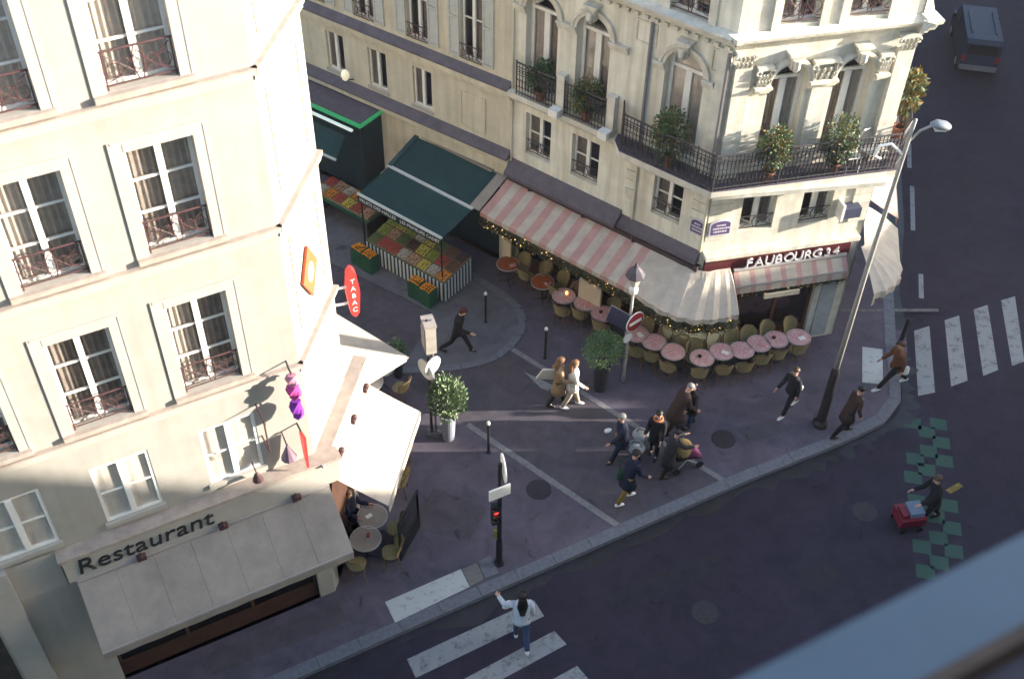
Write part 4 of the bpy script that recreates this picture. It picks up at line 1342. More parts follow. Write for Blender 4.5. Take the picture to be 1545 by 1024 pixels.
# wall lantern above it
r = thing("wall_lantern", "lit globe lantern on a bracket above the neon canopy", "lantern", GH.world(-5.78, 0), math.radians(ANG_B2))
obj("bracket", MB().tube([(0, 0, 4.3), (0, -0.3, 4.45), (0, -0.35, 4.5)], 0.02, 6), M_IRON, r)
obj("globe", MB().ball((0, -0.35, 4.62), 0.13, 10, 7, 1.4), mat("lit_globe", (0.8, 0.75, 0.55), 0.4, 0, emit=(1.0, 0.88, 0.6), estr=0.07), r, smooth=True)

# ------------------------------------------------------------------ fruit stalls and crates
M_SKW = mat("skirt_white", (0.50, 0.52, 0.50), 0.8, 0.1, 5)
M_SKG = mat("skirt_green", (0.015, 0.04, 0.042), 0.8, 0.1, 5)
M_GREENBOX = mat("green_plastic", (0.012, 0.075, 0.04), 0.5, 0.15, 5)
M_CRATE = mat("crate_wood", (0.22, 0.16, 0.09), 0.8, 0.2, 10)
fruit_m = {
    "green apples": mat("green_fruit", (0.26, 0.36, 0.05), 0.45, 0.3, 12),
    "oranges": mat("orange_fruit", (0.75, 0.27, 0.02), 0.5, 0.2, 14),
    "red apples": mat("red_fruit", (0.5, 0.06, 0.045), 0.4, 0.35, 12),
    "pale peaches": mat("peach_fruit", (0.55, 0.32, 0.22), 0.55, 0.3, 12),
    "yellow lemons": mat("yellow_fruit", (0.6, 0.52, 0.08), 0.45, 0.2, 12),
    "dark grapes": mat("dark_fruit", (0.07, 0.022, 0.035), 0.4, 0.4, 20),
    "pale mushrooms": mat("pale_veg", (0.5, 0.47, 0.42), 0.7, 0.25, 16),
    "leafy greens": mat("leaf_veg", (0.10, 0.18, 0.06), 0.6, 0.4, 18),
    "brown nuts": mat("brown_veg", (0.18, 0.085, 0.05), 0.6, 0.35, 20),
}
CR_MESH = {}
def crate_mesh(w, d, h, m, key):
    k = (w, d, h, key)
    if k not in CR_MESH:
        mb = MB()
        t = 0.012
        mb.box(-w / 2, w / 2, -d / 2, d / 2, 0, t)
        mb.box(-w / 2, w / 2, -d / 2, -d / 2 + t, t, h)
        mb.box(-w / 2, w / 2, d / 2 - t, d / 2, t, h)
        mb.box(-w / 2, -w / 2 + t, -d / 2 + t, d / 2 - t, t, h)
        mb.box(w / 2 - t, w / 2, -d / 2 + t, d / 2 - t, t, h)
        CR_MESH[k] = mb.mesh("crate", m)
    return CR_MESH[k]
FR_MESH = {}
def fruit_mesh(kind, w, d, h, seed):
    k = (kind, w, d, seed)
    if k not in FR_MESH:
        rn = random.Random(seed)
        mb = MB()
        rad = {"dark grapes": 0.02, "brown nuts": 0.022, "pale mushrooms": 0.026, "leafy greens": 0.03}.get(kind, 0.036)
        nx, ny = int((w - 0.03) / (rad * 1.9)), int((d - 0.03) / (rad * 1.9))
        for i in range(nx):
            for j in range(ny):
                x = -w / 2 + 0.015 + rad + i * (w - 0.03 - 2 * rad) / max(1, nx - 1)
                y = -d / 2 + 0.015 + rad + j * (d - 0.03 - 2 * rad) / max(1, ny - 1)
                mb.ball((x + rn.uniform(-.006, .006), y + rn.uniform(-.006, .006), h - 0.012 + 0.05 * (1 - (2 * x / w) ** 2) * (1 - (2 * y / d) ** 2) + rn.uniform(-0.01, 0.022)), rad * rn.uniform(.85, 1.1), 6, 4, rn.uniform(.8, 1.1))
        FR_MESH[k] = mb.mesh("fruit", fruit_m[kind], True)
    return FR_MESH[k]
colname = {"green apples": "green apples", "oranges": "oranges"}
def crate(fr, s, o, z, w, d, h, kind, label, tilt=0.0, box=None, seed=0):
    c = thing("fruit_crate", label, "crate", fr.world(s, o, z), fr.ang, "fruit crates on the stalls")
    c.rotation_euler = (tilt + random.uniform(-.03, .05), random.uniform(-.03, .03), fr.ang + random.uniform(-.05, .05))
    b = box or (M_CRATE, "wood")
    obj("box", crate_mesh(w, d, h, *b), None, c)
    stuff(obj("fruit", fruit_mesh(kind, w, d, h, seed), None, c))
    return c
r = thing("fruit_stall", "long greengrocer stall with striped skirt under the teal awning", "stall", GB.world(-9.72, 0), math.radians(ANG_B))
SL = 3.08
tilt = math.atan2(0.22, 1.25)
obj("table_top", MB().rings([[(x, -1.3, 0.94), (x, -2.56, 0.72), (x, -2.56, 0.69), (x, -1.3, 0.91)] for x in (0, SL)]), M_GREENBOX, r)
mb = MB()
nst = 42
for i in range(nst):
    mb.cur = i % 2
    a, b = SL * i / nst, SL * (i + 1) / nst
    mb.box(a, b, -2.575, -2.562, 0.08, 0.74)
nst = 18
for i in range(nst):
    mb.cur = i % 2
    a, b = -2.56 + 1.26 * i / nst, -2.56 + 1.26 * (i + 1) / nst
    zt = lambda y: 0.74 + 0.22 * (-2.56 - y) / -1.26
    mb.rings([[(SL, a, 0.08), (SL, b, 0.08), (SL, b, zt(b)), (SL, a, zt(a))], [(SL + 0.013, a, 0.08), (SL + 0.013, b, 0.08), (SL + 0.013, b, zt(b)), (SL + 0.013, a, zt(a))]])
obj("skirt", mb, [M_SKW, M_SKG], r)
for x in (0.05, SL - 0.05):
    for y in (-1.35, -2.5):
        obj("leg", MB().box(x - 0.02, x + 0.02, y - 0.02, y + 0.02, 0, 0.7), M_BLACK, r)
kinds = [["green apples", "yellow lemons", "green apples", "pale mushrooms", "yellow lemons", "leafy greens", "brown nuts", "dark grapes"],
         ["green apples", "pale peaches", "leafy greens", "dark grapes", "yellow lemons", "green apples", "red apples", "brown nuts"],
         ["leafy greens", "red apples", "red apples", "pale mushrooms", "pale peaches", "yellow lemons", "pale mushrooms", "oranges"]]
rown = ["back row", "middle row", "front row"]
for j in range(3):
    for i in range(8):
        s = -9.72 + 0.2 + i * 0.383
        o = 1.3 + 0.215 + j * 0.41
        z = 0.945 - 0.22 * (o - 1.3) / 1.26
        crate(GB, s, o, z, 0.365, 0.39, 0.07, kinds[j][i], "crate of %s, %s from left in the stall's %s" % (kinds[j][i], ordinal(i), rown[j]), tilt, seed=i % 3)
for k, (s, o, kd, lb) in enumerate(((-9.78, 2.82, "oranges", "tall green bin of oranges at the far left front of the stall"), (-9.33, 2.86, "oranges", "tall green bin of oranges beside the striped skirt's left end"), (-7.46, 2.84, "oranges", "green bin of oranges on the near right front of the stall"), (-7.0, 2.86, "oranges", "nearest green bin of oranges at the stall's right corner"))):
    crate(GB, s, o, 0.03, 0.42, 0.36, 0.60, kd, lb, 0, (M_GREENBOX, "green"), seed=5 + k)
r = thing("fruit_stall", "smaller half hidden fruit stall beyond the teal awning", "stall", GB.world(-12.6, 0), math.radians(ANG_B))
obj("table_top", MB().box(0, 2.4, -2.0, -1.0, 0.78, 0.82), M_GREENBOX, r)
for x in (0.05, 2.3):
    obj("leg", MB().box(x, x + 0.05, -1.95, -1.05, 0, 0.78), M_BLACK, r)
for j in range(2):
    for i in range(6):
        kd = ["red apples", "pale peaches", "pale mushrooms", "oranges", "red apples", "yellow lemons"][(i + j * 2) % 6]
        crate(GB, -12.4 + i * 0.39, 1.25 + j * 0.45, 0.83, 0.37, 0.42, 0.09, kd, "crate of %s, %s in the %s row of the half hidden stall" % (kd, ordinal(i), ("back", "front")[j]), 0, seed=i % 3)

# ------------------------------------------------------------------ garland of fairy lights under the cafe awning
def garland(path, h, name, label, seed, dens=420):
    rn = random.Random(seed)
    o = path[0]
    r = thing(name, label, "garland", (o.x, o.y, o.z))
    lv, gl = MB(), MB()
    core = MB()
    for a, b in zip(path, path[1:]):
        a_, b_ = a - o, b - o
        core.quad(a_ + Vector((0, 0, -0.03)), b_ + Vector((0, 0, -0.03)), b_ + Vector((0, 0, -h * 0.9)), a_ + Vector((0, 0, -h * 0.9)))
        L = (b - a).length
        for k in range(int(L * dens)):
            p = a_.lerp(b_, rn.random()) + Vector((rn.gauss(0, .035), rn.gauss(0, .035), -h * rn.random()))
            d = Vector((rn.gauss(0, 1), rn.gauss(0, 1), rn.gauss(0, 1))).normalized()
            e = d.orthogonal().normalized() * 0.012
            l = 0.045
            lv.cur = 0 if rn.random() < 0.5 else 1
            lv.add([p - d * l, p + e, p + d * l, p - e], [(0, 1, 2, 3)])
        for k in range(int(L * 13 + rn.random())):
            p = a_.lerp(b_, rn.random()) + Vector((rn.gauss(0, .05), rn.gauss(0, .05), -h * rn.random()))
            gl.ball(p, rn.choice((0.007, 0.008, 0.010, 0.016)), 5, 4)
    stuff(obj("needles", lv, [M_LEAF3, M_TINSEL], r))
    obj("backing", core, mat("garland_wire", (0.02, 0.022, 0.014), 0.8, 0.2), r)
    stuff(obj("fairy_lights", gl, M_GOLD, r))
garland([p + Vector((0, 0, -0.12)) for p in CAFE_FRONT], 0.36, "light_garland", "dark fir garland with golden fairy lights under the striped side street awning", 4)
garland([Vector((*GC.world(s, 0.30)[:2], 2.62)) for s in (0.95, 2.0, 3.1, 4.2)], 0.28, "light_garland", "golden fairy light garland under the narrow awning by the letters", 5)
def box_sign(fr, s0, s1, o, z0, z1, m, name, label, cat):
    c = fr.world((s0 + s1) / 2, o)
    q = obj(name, MB().box(-(s1 - s0) / 2, (s1 - s0) / 2, -0.03, 0.03, z0, z1), m)
    q.location = c
    q.rotation_euler = (0, 0, fr.ang)
    return tag(q, label, cat)
box_sign(GC, 1.75, 2.75, 0.52, 2.36, 2.5, mat("cream_board", (0.60, 0.50, 0.36), 0.6, 0.1), "sign_board", "narrow cream board hung in the garland below the letters", "board")
box_sign(GB, -3.35, -2.6, 0.5, 0.35, 1.5, MATS["cream_board"], "menu_board", "large cream menu board behind the cafe chairs", "board")
box_sign(GB, -6.2, -5.9, 0.4, 0.5, 1.5, MATS["cream_board"], "menu_board", "small cream menu board near the greengrocer end of the cafe", "board")

# ------------------------------------------------------------------ cafe tables and chairs
TB = {}
def table(x, y, kind, label, group="round bistro tables outside the cafe", rad=0.33):
    t = thing("bistro_table", label, "table", (x, y, 0), random.uniform(0, 3), group)
    if ("top", kind, rad) not in TB:
        TB[("top", kind, rad)] = MB().lathe([(rad - 0.02, 0.72), (rad - 0.008, 0.725), (rad - 0.008, 0.748), (rad - 0.02, 0.752)], 28).mesh("tabletop", {"red": M_TABLE, "orange": M_TABLE2, "straw": M_BUFF}[kind])
        TB[("rim", rad)] = MB().rings([[((rad + dr) * math.cos(2 * PI * k / 28), (rad + dr) * math.sin(2 * PI * k / 28), z) for dr, z in ((-0.007, 0.722), (0.008, 0.722), (0.008, 0.757), (-0.007, 0.757))] for k in range(29)], False).mesh("rim", M_STEEL)
        TB["col"] = MB().lathe([(0.03, 0.05), (0.022, 0.1), (0.022, 0.66), (0.09, 0.7), (0.09, 0.72)], 8).mesh("column", M_BLACK)
        mb = MB()
        for k in range(3):
            a = 2 * PI * k / 3
            mb.tube([(0, 0, 0.08), (0.16 * math.cos(a), 0.16 * math.sin(a), 0.055), (0.26 * math.cos(a), 0.26 * math.sin(a), 0.014)], [0.02, 0.016, 0.013], 6)
        TB["base"] = mb.mesh("foot", M_BLACK)
    obj("tabletop", TB[("top", kind, rad)], None, t)
    obj("rim", TB[("rim", rad)], None, t)
    obj("column", TB["col"], None, t)
    obj("foot", TB["base"], None, t)
    return t
def chair_meshes():
    if "seat" in TB:
        return
    mb = MB()
    out = []
    for k in range(16):
        a = 2 * PI * k / 16
        out.append((0.215 * math.copysign(abs(math.cos(a)) ** 0.8, math.cos(a)), 0.205 * math.copysign(abs(math.sin(a)) ** 0.8, math.sin(a))))
    mb.rings([[(x * k_, y * k_, z) for x, y in out] for k_, z in ((0.94, 0.425), (1.0, 0.435), (1.0, 0.455), (0.94, 0.462))])
    TB["seat"] = mb.mesh("seat", M_WICKER)
    # wrap-round oval back
    mb = MB()
    N, Mv = 14, 8
    def bp(u, v, off):
        w = math.sqrt(max(0.0, 1 - (2 * v - 1) ** 2 * 0.86)) if v > 0.5 else (0.86 + 0.14 * math.sin(PI * v))
        ang = u * 1.15 * w
        R = 0.225 + off + 0.05 * v
        return (R * math.sin(ang), -R * math.cos(ang) + 0.02 - 0.06 * v, 0.47 + 0.43 * v)
    for off, flip in ((0.0, False), (0.014, True)):
        vs = [bp(-1 + 2 * i / N, j / Mv, off) for j in range(Mv + 1) for i in range(N + 1)]
        fs = [(j * (N + 1) + i, j * (N + 1) + i + 1, (j + 1) * (N + 1) + i + 1, (j + 1) * (N + 1) + i) for j in range(Mv) for i in range(N)]
        mb.add(vs, fs)
    TB["backrest"] = mb.mesh("backrest", M_WICKER, True)
    rim = [bp(-1, j / Mv, 0.007) for j in range(Mv + 1)] + [bp(-1 + 2 * i / N, 1, 0.007) for i in range(1, N)] + [bp(1, 1 - j / Mv, 0.007) for j in range(Mv + 1)]
    TB["frame"] = MB().tube(rim, 0.014, 6).mesh("back_frame", M_RATTAN)
    for i, (x, y) in enumerate(((-0.17, 0.16), (0.17, 0.16), (-0.17, -0.16), (0.17, -0.16))):
        TB[("leg", i)] = MB().tube([(x, y, 0.43), (x * 1.25, y * 1.3, 0.0)], 0.014, 6).mesh("leg", M_RATTAN)
    TB["ring"] = MB().tube([(0.18 * math.cos(2 * PI * k / 10), 0.18 * math.sin(2 * PI * k / 10), 0.22) for k in range(11)], 0.009, 5).mesh("stretcher", M_RATTAN)
def chair(x, y, az, label, group="wicker chairs outside the cafe"):
    chair_meshes()
    c = thing("wicker_chair", label, "chair", (x, y, 0), math.radians(az - 90), group)
    obj("seat", TB["seat"], None, c)
    obj("backrest", TB["backrest"], None, c)
    obj("back_frame", TB["frame"], None, c)
    obj("stretcher", TB["ring"], None, c)
    for i in range(4):
        obj("leg", TB[("leg", i)], None, c)
    return c
TABS = [(1.46, 25.02), (2.07, 24.75), (2.55, 24.32), (3.46, 23.53), (3.92, 23.22), (4.4, 22.86), (5.17, 22.64), (5.74, 22.9), (6.3, 22.98), (6.8, 23.25), (7.3, 23.43), (7.94, 23.53)]
side_n = 6
for i, (x, y) in enumerate(TABS):
    if i < 6:
        lb = "red speckled round table, %s along the side street row from the greengrocer" % ordinal(i)
    else:
        lb = "red speckled round table, %s along the street front from the cafe corner" % ordinal(i - 6)
    table(x, y, "red", lb)
table(-0.17, 26.38, "orange", "orange topped round table nearest the greengrocer")
table(0.85, 25.61, "orange", "orange topped round table between wicker chairs")
NBAZ, NCAZ = ANG_B - 90, ANG_C - 90
WCH = [(-0.02, 27.0), (0.39, 26.66), (0.96, 26.25), (1.46, 25.88), (2.42, 25.16), (2.89, 24.78), (3.8, 24.02), (4.24, 23.64), (4.65, 23.3), (5.07, 23.17), (5.55, 23.45), (6.02, 23.61), (6.51, 23.75), (7.06, 23.96), (7.76, 24.14)]
for i, (x, y) in enumerate(WCH):
    az = NBAZ if i < 8 else (-102 if i < 10 else NCAZ)
    u = dv(az) * 0.22
    chair(x + u.x + random.uniform(-.04, .04), y + u.y + random.uniform(-.03, .03), az + random.uniform(-14, 14), "wicker chair against the cafe, %s of the wall row from the greengrocer" % ordinal(i))
FCH = [(0.25, 26.1), (0.72, 26.0), (1.2, 25.4), (1.29, 24.58), (1.83, 24.42), (2.36, 23.98), (2.8, 23.46), (3.39, 23.02), (3.78, 22.82), (4.17, 22.44), (5.12, 22.18), (5.79, 22.36), (6.35, 22.46), (6.86, 22.73), (7.34, 22.97), (7.94, 23.2)]
for i, (x, y) in enumerate(FCH):
    az = NBAZ + 180 if i < 10 else NCAZ + 180
    u = dv(az) * 0.16
    chair(x + u.x + random.uniform(-.05, .05), y + u.y + random.uniform(-.04, .04), az + random.uniform(-22, 22) + (90 if i == 1 else 0), "wicker chair on the street side of the tables, %s from the greengrocer" % ordinal(i))
# small things on the tables
def small(name, mb, m, label, cat, loc, rz=0.0, group=None, smooth=False):
    o = obj(name, mb, m, None, loc, rz, smooth)
    return tag(o, label, cat, group)
M_NAP = mat("pink_paper", (0.55, 0.25, 0.24), 0.8, 0.1)
small("napkin", MB().box(-0.1, 0.1, -0.07, 0.07, 0, 0.012), M_NAP, "pink paper mat on the orange table nearest the greengrocer", "napkin", (-0.02, 26.30, 0.758), 0.4)
small("napkin", MB().box(-0.1, 0.1, -0.07, 0.07, 0, 0.012), M_NAP, "pink paper mat on the orange table among the chairs", "napkin", (1.0, 25.54, 0.758), 0.6)
M_TUMBLER = mat("clear_tumbler", (0.5, 0.5, 0.5), 0.15, 0, spec=0.6)
for k, (dx, dy, h) in enumerate(((-0.12, 0.02, 0.12), (-0.06, -0.04, 0.15))):
    small("drinking_glass", MB().lathe([(0.028, 0), (0.034, h), (0.030, h), (0.024, 0.012)], 10), M_TUMBLER, ("short" if k == 0 else "tall") + " glass on the speckled table by the brown coat", "glass", (1.46 + dx, 25.02 + dy, 0.757))
small("candle_jar", MB().lathe([(0.035, 0), (0.04, 0.08), (0.02, 0.09)], 10), mat("amber_light", (0.8, 0.4, 0.1), 0.4, 0, emit=(1, 0.55, 0.15), estr=0.6), "small lit amber candle jar on the speckled table", "candle", (1.54, 25.1, 0.757))
# a brown coat thrown over a chair
c = thing("coat", "brown coat thrown over a chair back beside the cafe wall", "coat", (1.93, 25.36, 0), math.radians(NBAZ - 90))
mb = MB()
rn = random.Random(8)
for k in range(5):
    x = -0.24 + 0.12 * k
    mb.cur = 0
rg = []
for j in range(7):
    z = 0.35 + 0.10 * j
    rg.append([((0.27 - 0.02 * j + rn.uniform(-.02, .02)) * math.cos(2 * PI * i / 14), (0.17 - 0.012 * j + rn.uniform(-.015, .015)) * math.sin(2 * PI * i / 14), z + rn.uniform(-.01, .01)) for i in range(14)])
rg.append([(0.06 * math.cos(2 * PI * i / 14), 0.05 * math.sin(2 * PI * i / 14), 1.02) for i in range(14)])
obj("body_cloth", MB().rings(rg), mat("brown_wool", (0.13, 0.07, 0.04), 0.95, 0.25, 12, 0.3, 60), c, smooth=True)
for sg in (-1, 1):
    obj("sleeve", MB().tube([(sg * 0.17, 0.02, 0.92), (sg * 0.27, 0.06, 0.7), (sg * 0.24, 0.1, 0.45)], [0.07, 0.065, 0.05], 8), MATS["brown_wool"], c, smooth=True)

# restaurant terraces
for k, (x, y, lb) in enumerate(((-3.49, 22.06, "straw topped round table by the small plant at the side street terrace"), (-3.75, 21.5, "straw topped round table nearer the cream awning at the side street terrace"), (-3.33, 16.45, "straw topped round table at the open end of the buff awning"), (-3.24, 17.1, "round table beside the seated man under the cream awning"))):
    table(x, y, "straw", lb, "restaurant terrace tables", 0.36)
for (x, y, az, lb) in ((-2.95, 21.6, 150, "cane chair facing the side street terrace tables"), (-4.05, 21.95, -30, "cane chair against the restaurant's side wall"), (-4.2, 21.3, 0, "cane chair tucked under the pale side awning"), (-2.75, 16.3, 190, "cane chair pulled out toward the pavement at the buff awning's end"), (-2.7, 17.0, 180, "cane chair by the dark windbreak of the terrace"), (-3.5, 15.95, 90, "cane chair nearest the crossing on the restaurant terrace"), (-2.75, 18.4, 180, "cane chair at the outer edge below the cream awning"), (-2.75, 19.2, 180, "cane chair at the far outer edge below the cream awning")):
    chair(x, y, az, lb, "restaurant terrace chairs")
small("paper_cup", MB().lathe([(0.03, 0), (0.04, 0.11), (0.035, 0.11)], 10), M_RED, "red cup on the straw topped terrace table", "cup", (-3.27, 16.5, 0.757))
small("folded_menu", MB().box(-0.08, 0.08, -0.05, 0.05, 0, 0.01), M_WHITE, "white folded menu on the table by the seated man", "menu", (-3.32, 17.1, 0.757), 0.7)
wb = thing("windbreak", "dark glazed windbreak at the edge of the restaurant terrace", "windbreak", (-2.35, 16.9, 0), math.radians(70))
obj("frame", MB().box(-0.55, 0.55, -0.025, 0.025, 0.0, 0.5).box(-0.55, -0.5, -0.02, 0.02, 0.5, 1.35).box(0.5, 0.55, -0.02, 0.02, 0.5, 1.35).box(-0.55, 0.55, -0.022, 0.022, 1.35, 1.4), M_BLACK, wb)
obj("pane", MB().box(-0.5, 0.5, -0.004, 0.004, 0.5, 1.35), M_SHOPGLASS, wb)

# ------------------------------------------------------------------ plants
def foliage(n, c, rad, leaf, seed, mats3=3, shell=0.55, up=0.3):
    rn = random.Random(seed)
    mb = MB()
    c = Vector(c)
    lumps = [Vector((rn.gauss(0, .5), rn.gauss(0, .5), rn.gauss(0, .5))) for _ in range(9)]
    k = 0
    while k < n:
        d = Vector((rn.gauss(0, 1), rn.gauss(0, 1), rn.gauss(0, 1)))
        if d.length < 1e-3:
            continue
        d.normalize()
        rr_ = (shell + (1 - shell) * rn.random()) if rn.random() < 0.7 else rn.random()
        if rn.random() < 0.5:
            l = rn.choice(lumps)
            d = (d * 0.55 + l.normalized() * 0.75).normalized()
            rr_ = min(1.15, rr_ * 1.12)
        p = c + Vector((d.x * rad[0], d.y * rad[1], d.z * rad[2])) * rr_
        t = (d + Vector((rn.gauss(0, .6), rn.gauss(0, .6), up + rn.gauss(0, .6)))).normalized()
        e = t.cross(Vector((rn.gauss(0, 1), rn.gauss(0, 1), rn.gauss(0, 1)))).normalized()
        s = leaf * rn.uniform(.6, 1.25)
        b = t.cross(e) * s * 0.12
        mb.cur = rn.randrange(mats3)
        mb.add([p, p + t * s * .5 + e * s * .26 + b, p + t * s, p + t * s * .5 - e * s * .26 + b], [(0, 1, 2), (0, 2, 3)])
        k += 1
    return mb
def planter(x, y, label, potm, pr0, pr1, ph, c, rad, n, leaf, seed, mats, stems=6, name="potted_shrub", up=0.3):
    t = thing(name, label, "plant", (x, y, 0))
    obj("pot", MB().lathe([(pr0, 0), (pr1, ph - 0.04), (pr1 + 0.02, ph - 0.04), (pr1 + 0.02, ph), (pr1 - 0.03, ph), (pr1 - 0.04, ph - 0.07), (0.01, ph - 0.07)], 20), potm, t)
    obj("soil", MB().lathe([(pr1 - 0.045, ph - 0.062), (0.01, ph - 0.055)], 16), M_BLACK, t)
    rn = random.Random(seed)
    mb = MB()
    for k in range(stems):
        a = rn.uniform(0, 2 * PI)
        q = Vector((rad[0] * .6 * math.cos(a), rad[1] * .6 * math.sin(a), c[2] + rn.uniform(-.1, .3) * rad[2]))
        mb.tube([(0.04 * math.cos(a), 0.04 * math.sin(a), ph - 0.06), (q.x * .5, q.y * .5, (ph + q.z) / 2), tuple(q)], [0.014, 0.011, 0.006], 5)
    obj("stem", mb, mat("stem_brown", (0.06, 0.04, 0.025), 0.8, 0.2), t)
    stuff(obj("foliage", foliage(n, c, rad, leaf, seed, len(mats), up=up), mats, t))
    return t
planter(-1.6, 20.25, "tall pale grey planter with feathery olive bush in the sun", mat("pale_pot", (0.22, 0.23, 0.27), 0.5, 0.1), 0.15, 0.2, 0.92, (0, 0, 1.52), (0.46, 0.46, 0.58), 1300, 0.15, 11, [M_LEAF2, M_LEAF2, M_LEAF, M_LEAF2], 9, up=1.0)
planter(2.42, 22.12, "round bright green shrub in a dark planter by the lantern post", mat("dark_pot", (0.02, 0.022, 0.028), 0.5, 0.1), 0.16, 0.22, 0.95, (0, 0, 1.50), (0.50, 0.50, 0.46), 2000, 0.085, 12, [M_LEAF, M_LEAF2, M_LEAF], 7)
planter(-3.1, 22.45, "small dark green potted plant at the side street terrace end", mat("dark_pot", (0.02, 0.022, 0.028)), 0.12, 0.15, 0.6, (0, 0, 0.95), (0.26, 0.26, 0.36), 420, 0.1, 13, [M_LEAF, M_LEAF3], 5)
def balcony_plant(fr, s, o, z, label, rad, n, seed, mats, ph=0.3, c=0.55, leaf=0.095):
    t = planter(0, 0, label, mat("terracotta", (0.22, 0.09, 0.05), 0.8, 0.15), 0.11, 0.15, ph, (0, 0, c), tuple(q * 1.2 for q in rad), int(n * 2.2), leaf, seed, mats, 4, "balcony_plant")
    t.location = fr.world(s, o, z)
    return t
balcony_plant(GB, -1.13, 0.34, 6.26, "tall plant with trailing rusty leaves on the balcony's side street arm", (0.38, 0.28, 0.62), 700, 21, [M_LEAF, M_LEAF3, M_LEAFY, M_LEAF], c=0.85)
balcony_plant(GB, -5.3, 0.05, 6.26, "dark plant behind the small railing farthest from the corner", (0.26, 0.12, 0.42), 420, 22, [M_LEAF, M_LEAF3], c=0.7)
balcony_plant(GB, -3.82, 0.05, 6.26, "dark bushy plant behind the second small railing", (0.32, 0.14, 0.45), 520, 23, [M_LEAF, M_LEAF3, M_LEAFY], c=0.7)
balcony_plant(GC, 1.2, 0.42, 6.26, "bright green plant on the balcony in front of the left arched door", (0.34, 0.2, 0.5), 600, 24, [M_LEAF2, M_LEAF, M_LEAFY], c=0.95)
balcony_plant(GC, 2.92, 0.42, 6.26, "yellowing plant on the balcony in front of the right arched door", (0.34, 0.2, 0.58), 600, 25, [M_LEAFY, M_LEAF2, M_LEAF], c=0.95)
balcony_plant(GD, 0.9, 0.35, 6.26, "spiky plant at the boulevard end of the balcony", (0.24, 0.22, 0.45), 260, 26, [M_LEAFY, M_LEAF2], c=1.3, leaf=0.2)
# small white things on the balcony's right end
for k, (s, o, lb) in enumerate(((3.35, 0.4, "white folded balcony chair near the right arched door"), (3.85, 0.3, "grey balcony chair at the far right of the balcony"))):
    c = thing("balcony_chair", lb, "chair", GC.world(s, o, 6.255), GC.ang + 0.3 * k)
    mm = M_WHITE if k == 0 else M_STEEL
    obj("seat", MB().box(-0.18, 0.18, -0.18, 0.18, 0.42, 0.45), mm, c)
    obj("backrest", MB().tube([(-0.18, 0.18, 0.45), (-0.18, 0.22, 0.8), (-0.1, 0.23, 0.9), (0.1, 0.23, 0.9), (0.18, 0.22, 0.8), (0.18, 0.18, 0.45)], 0.025, 6), mm, c)
    for x in (-.16, .16):
        for y in (-.16, .16):
            obj("leg", MB().tube([(x, y, 0), (x, y, 0.42)], 0.014, 5), mm, c)

# ------------------------------------------------------------------ posts, lamps and signs
def lathe_thing(name, label, cat, x, y, parts, group=None):
    t = thing(name, label, cat, (x, y, 0), 0, group)
    for nm, prof, m in parts:
        obj(nm, MB().lathe(prof, 12), m, t, smooth=False)
    return t
for x, y, lb in ((-0.77, 24.63, "thin black bollard with white top on the concrete pad"), (0.93, 23.25, "thin black bollard with white top standing on open asphalt by the cafe chairs"), (-0.55, 19.78, "thin black bollard with white top at the sunlit end of the granite strip")):
    lathe_thing("bollard", lb, "bollard", x, y, [("post", [(0.06, 0), (0.06, 0.04), (0.034, 0.06), (0.034, 1.05), (0.03, 1.08)], M_BLACK), ("cap", [(0.03, 1.08), (0.046, 1.10), (0.048, 1.14), (0.035, 1.18), (0.01, 1.195)], M_WHITE)], "bollards of the side street")
lathe_thing("post", "dark post beside the boulevard kerb near the crossing", "post", 10.96, 23.9, [("shaft", [(0.11, 0), (0.11, 0.2), (0.07, 0.25), (0.06, 1.15), (0.02, 1.2)], M_BLACK)])

# tall street lamp
t = thing("street_lamp", "tall slender street lamp with hooded head over the boulevard corner", "street lamp", (8.23, 20.98, 0))
obj("base", MB().lathe([(0.2, 0), (0.2, 0.12), (0.13, 0.2), (0.115, 2.0), (0.075, 2.15)], 14), mat("dark_brown_paint", (0.028, 0.022, 0.022), 0.5, 0.15), t)
obj("pole", MB().tube([(0, 0, 2.1), (0.03, 0.01, 5.5), (0.1, 0.02, 9.2), (0.13, 0.02, 9.6)], [0.072, 0.058, 0.045, 0.03], 10), mat("lamp_grey", (0.30, 0.28, 0.25), 0.5, 0.15), t, smooth=True)
obj("arm", MB().tube([(0.08, 0.02, 9.0), (0.3, 0.05, 9.3), (0.62, 0.1, 9.45)], 0.03, 7), MATS["lamp_grey"], t)
hd = obj("lamp_head", MB().rings([[(0.5 + 0.0, 0.1 + 0.07 * math.cos(a), 9.42 + 0.05 * math.sin(a)) for a in [2 * PI * k / 10 for k in range(10)]], [(0.66, 0.12 + 0.14 * math.cos(a), 9.42 + 0.09 * math.sin(a)) for a in [2 * PI * k / 10 for k in range(10)]], [(0.88, 0.15 + 0.15 * math.cos(a), 9.36 + 0.08 * math.sin(a)) for a in [2 * PI * k / 10 for k in range(10)]], [(0.96, 0.16 + 0.06 * math.cos(a), 9.34 + 0.04 * math.sin(a)) for a in [2 * PI * k / 10 for k in range(10)]]]), mat("lamp_shell", (0.16, 0.18, 0.20), 0.4, 0.1), t, smooth=True)
obj("glass_bowl", MB().box(0.62, 0.86, 0.06, 0.22, 9.27, 9.3), M_WHITE, hd)
obj("scroll_arm", MB().tube([(0.07, 0.02, 8.7), (-0.25, -0.02, 9.0), (-0.5, -0.04, 8.95), (-0.55, -0.05, 8.7), (-0.4, -0.04, 8.62)], 0.035, 7), M_WHITE, t)

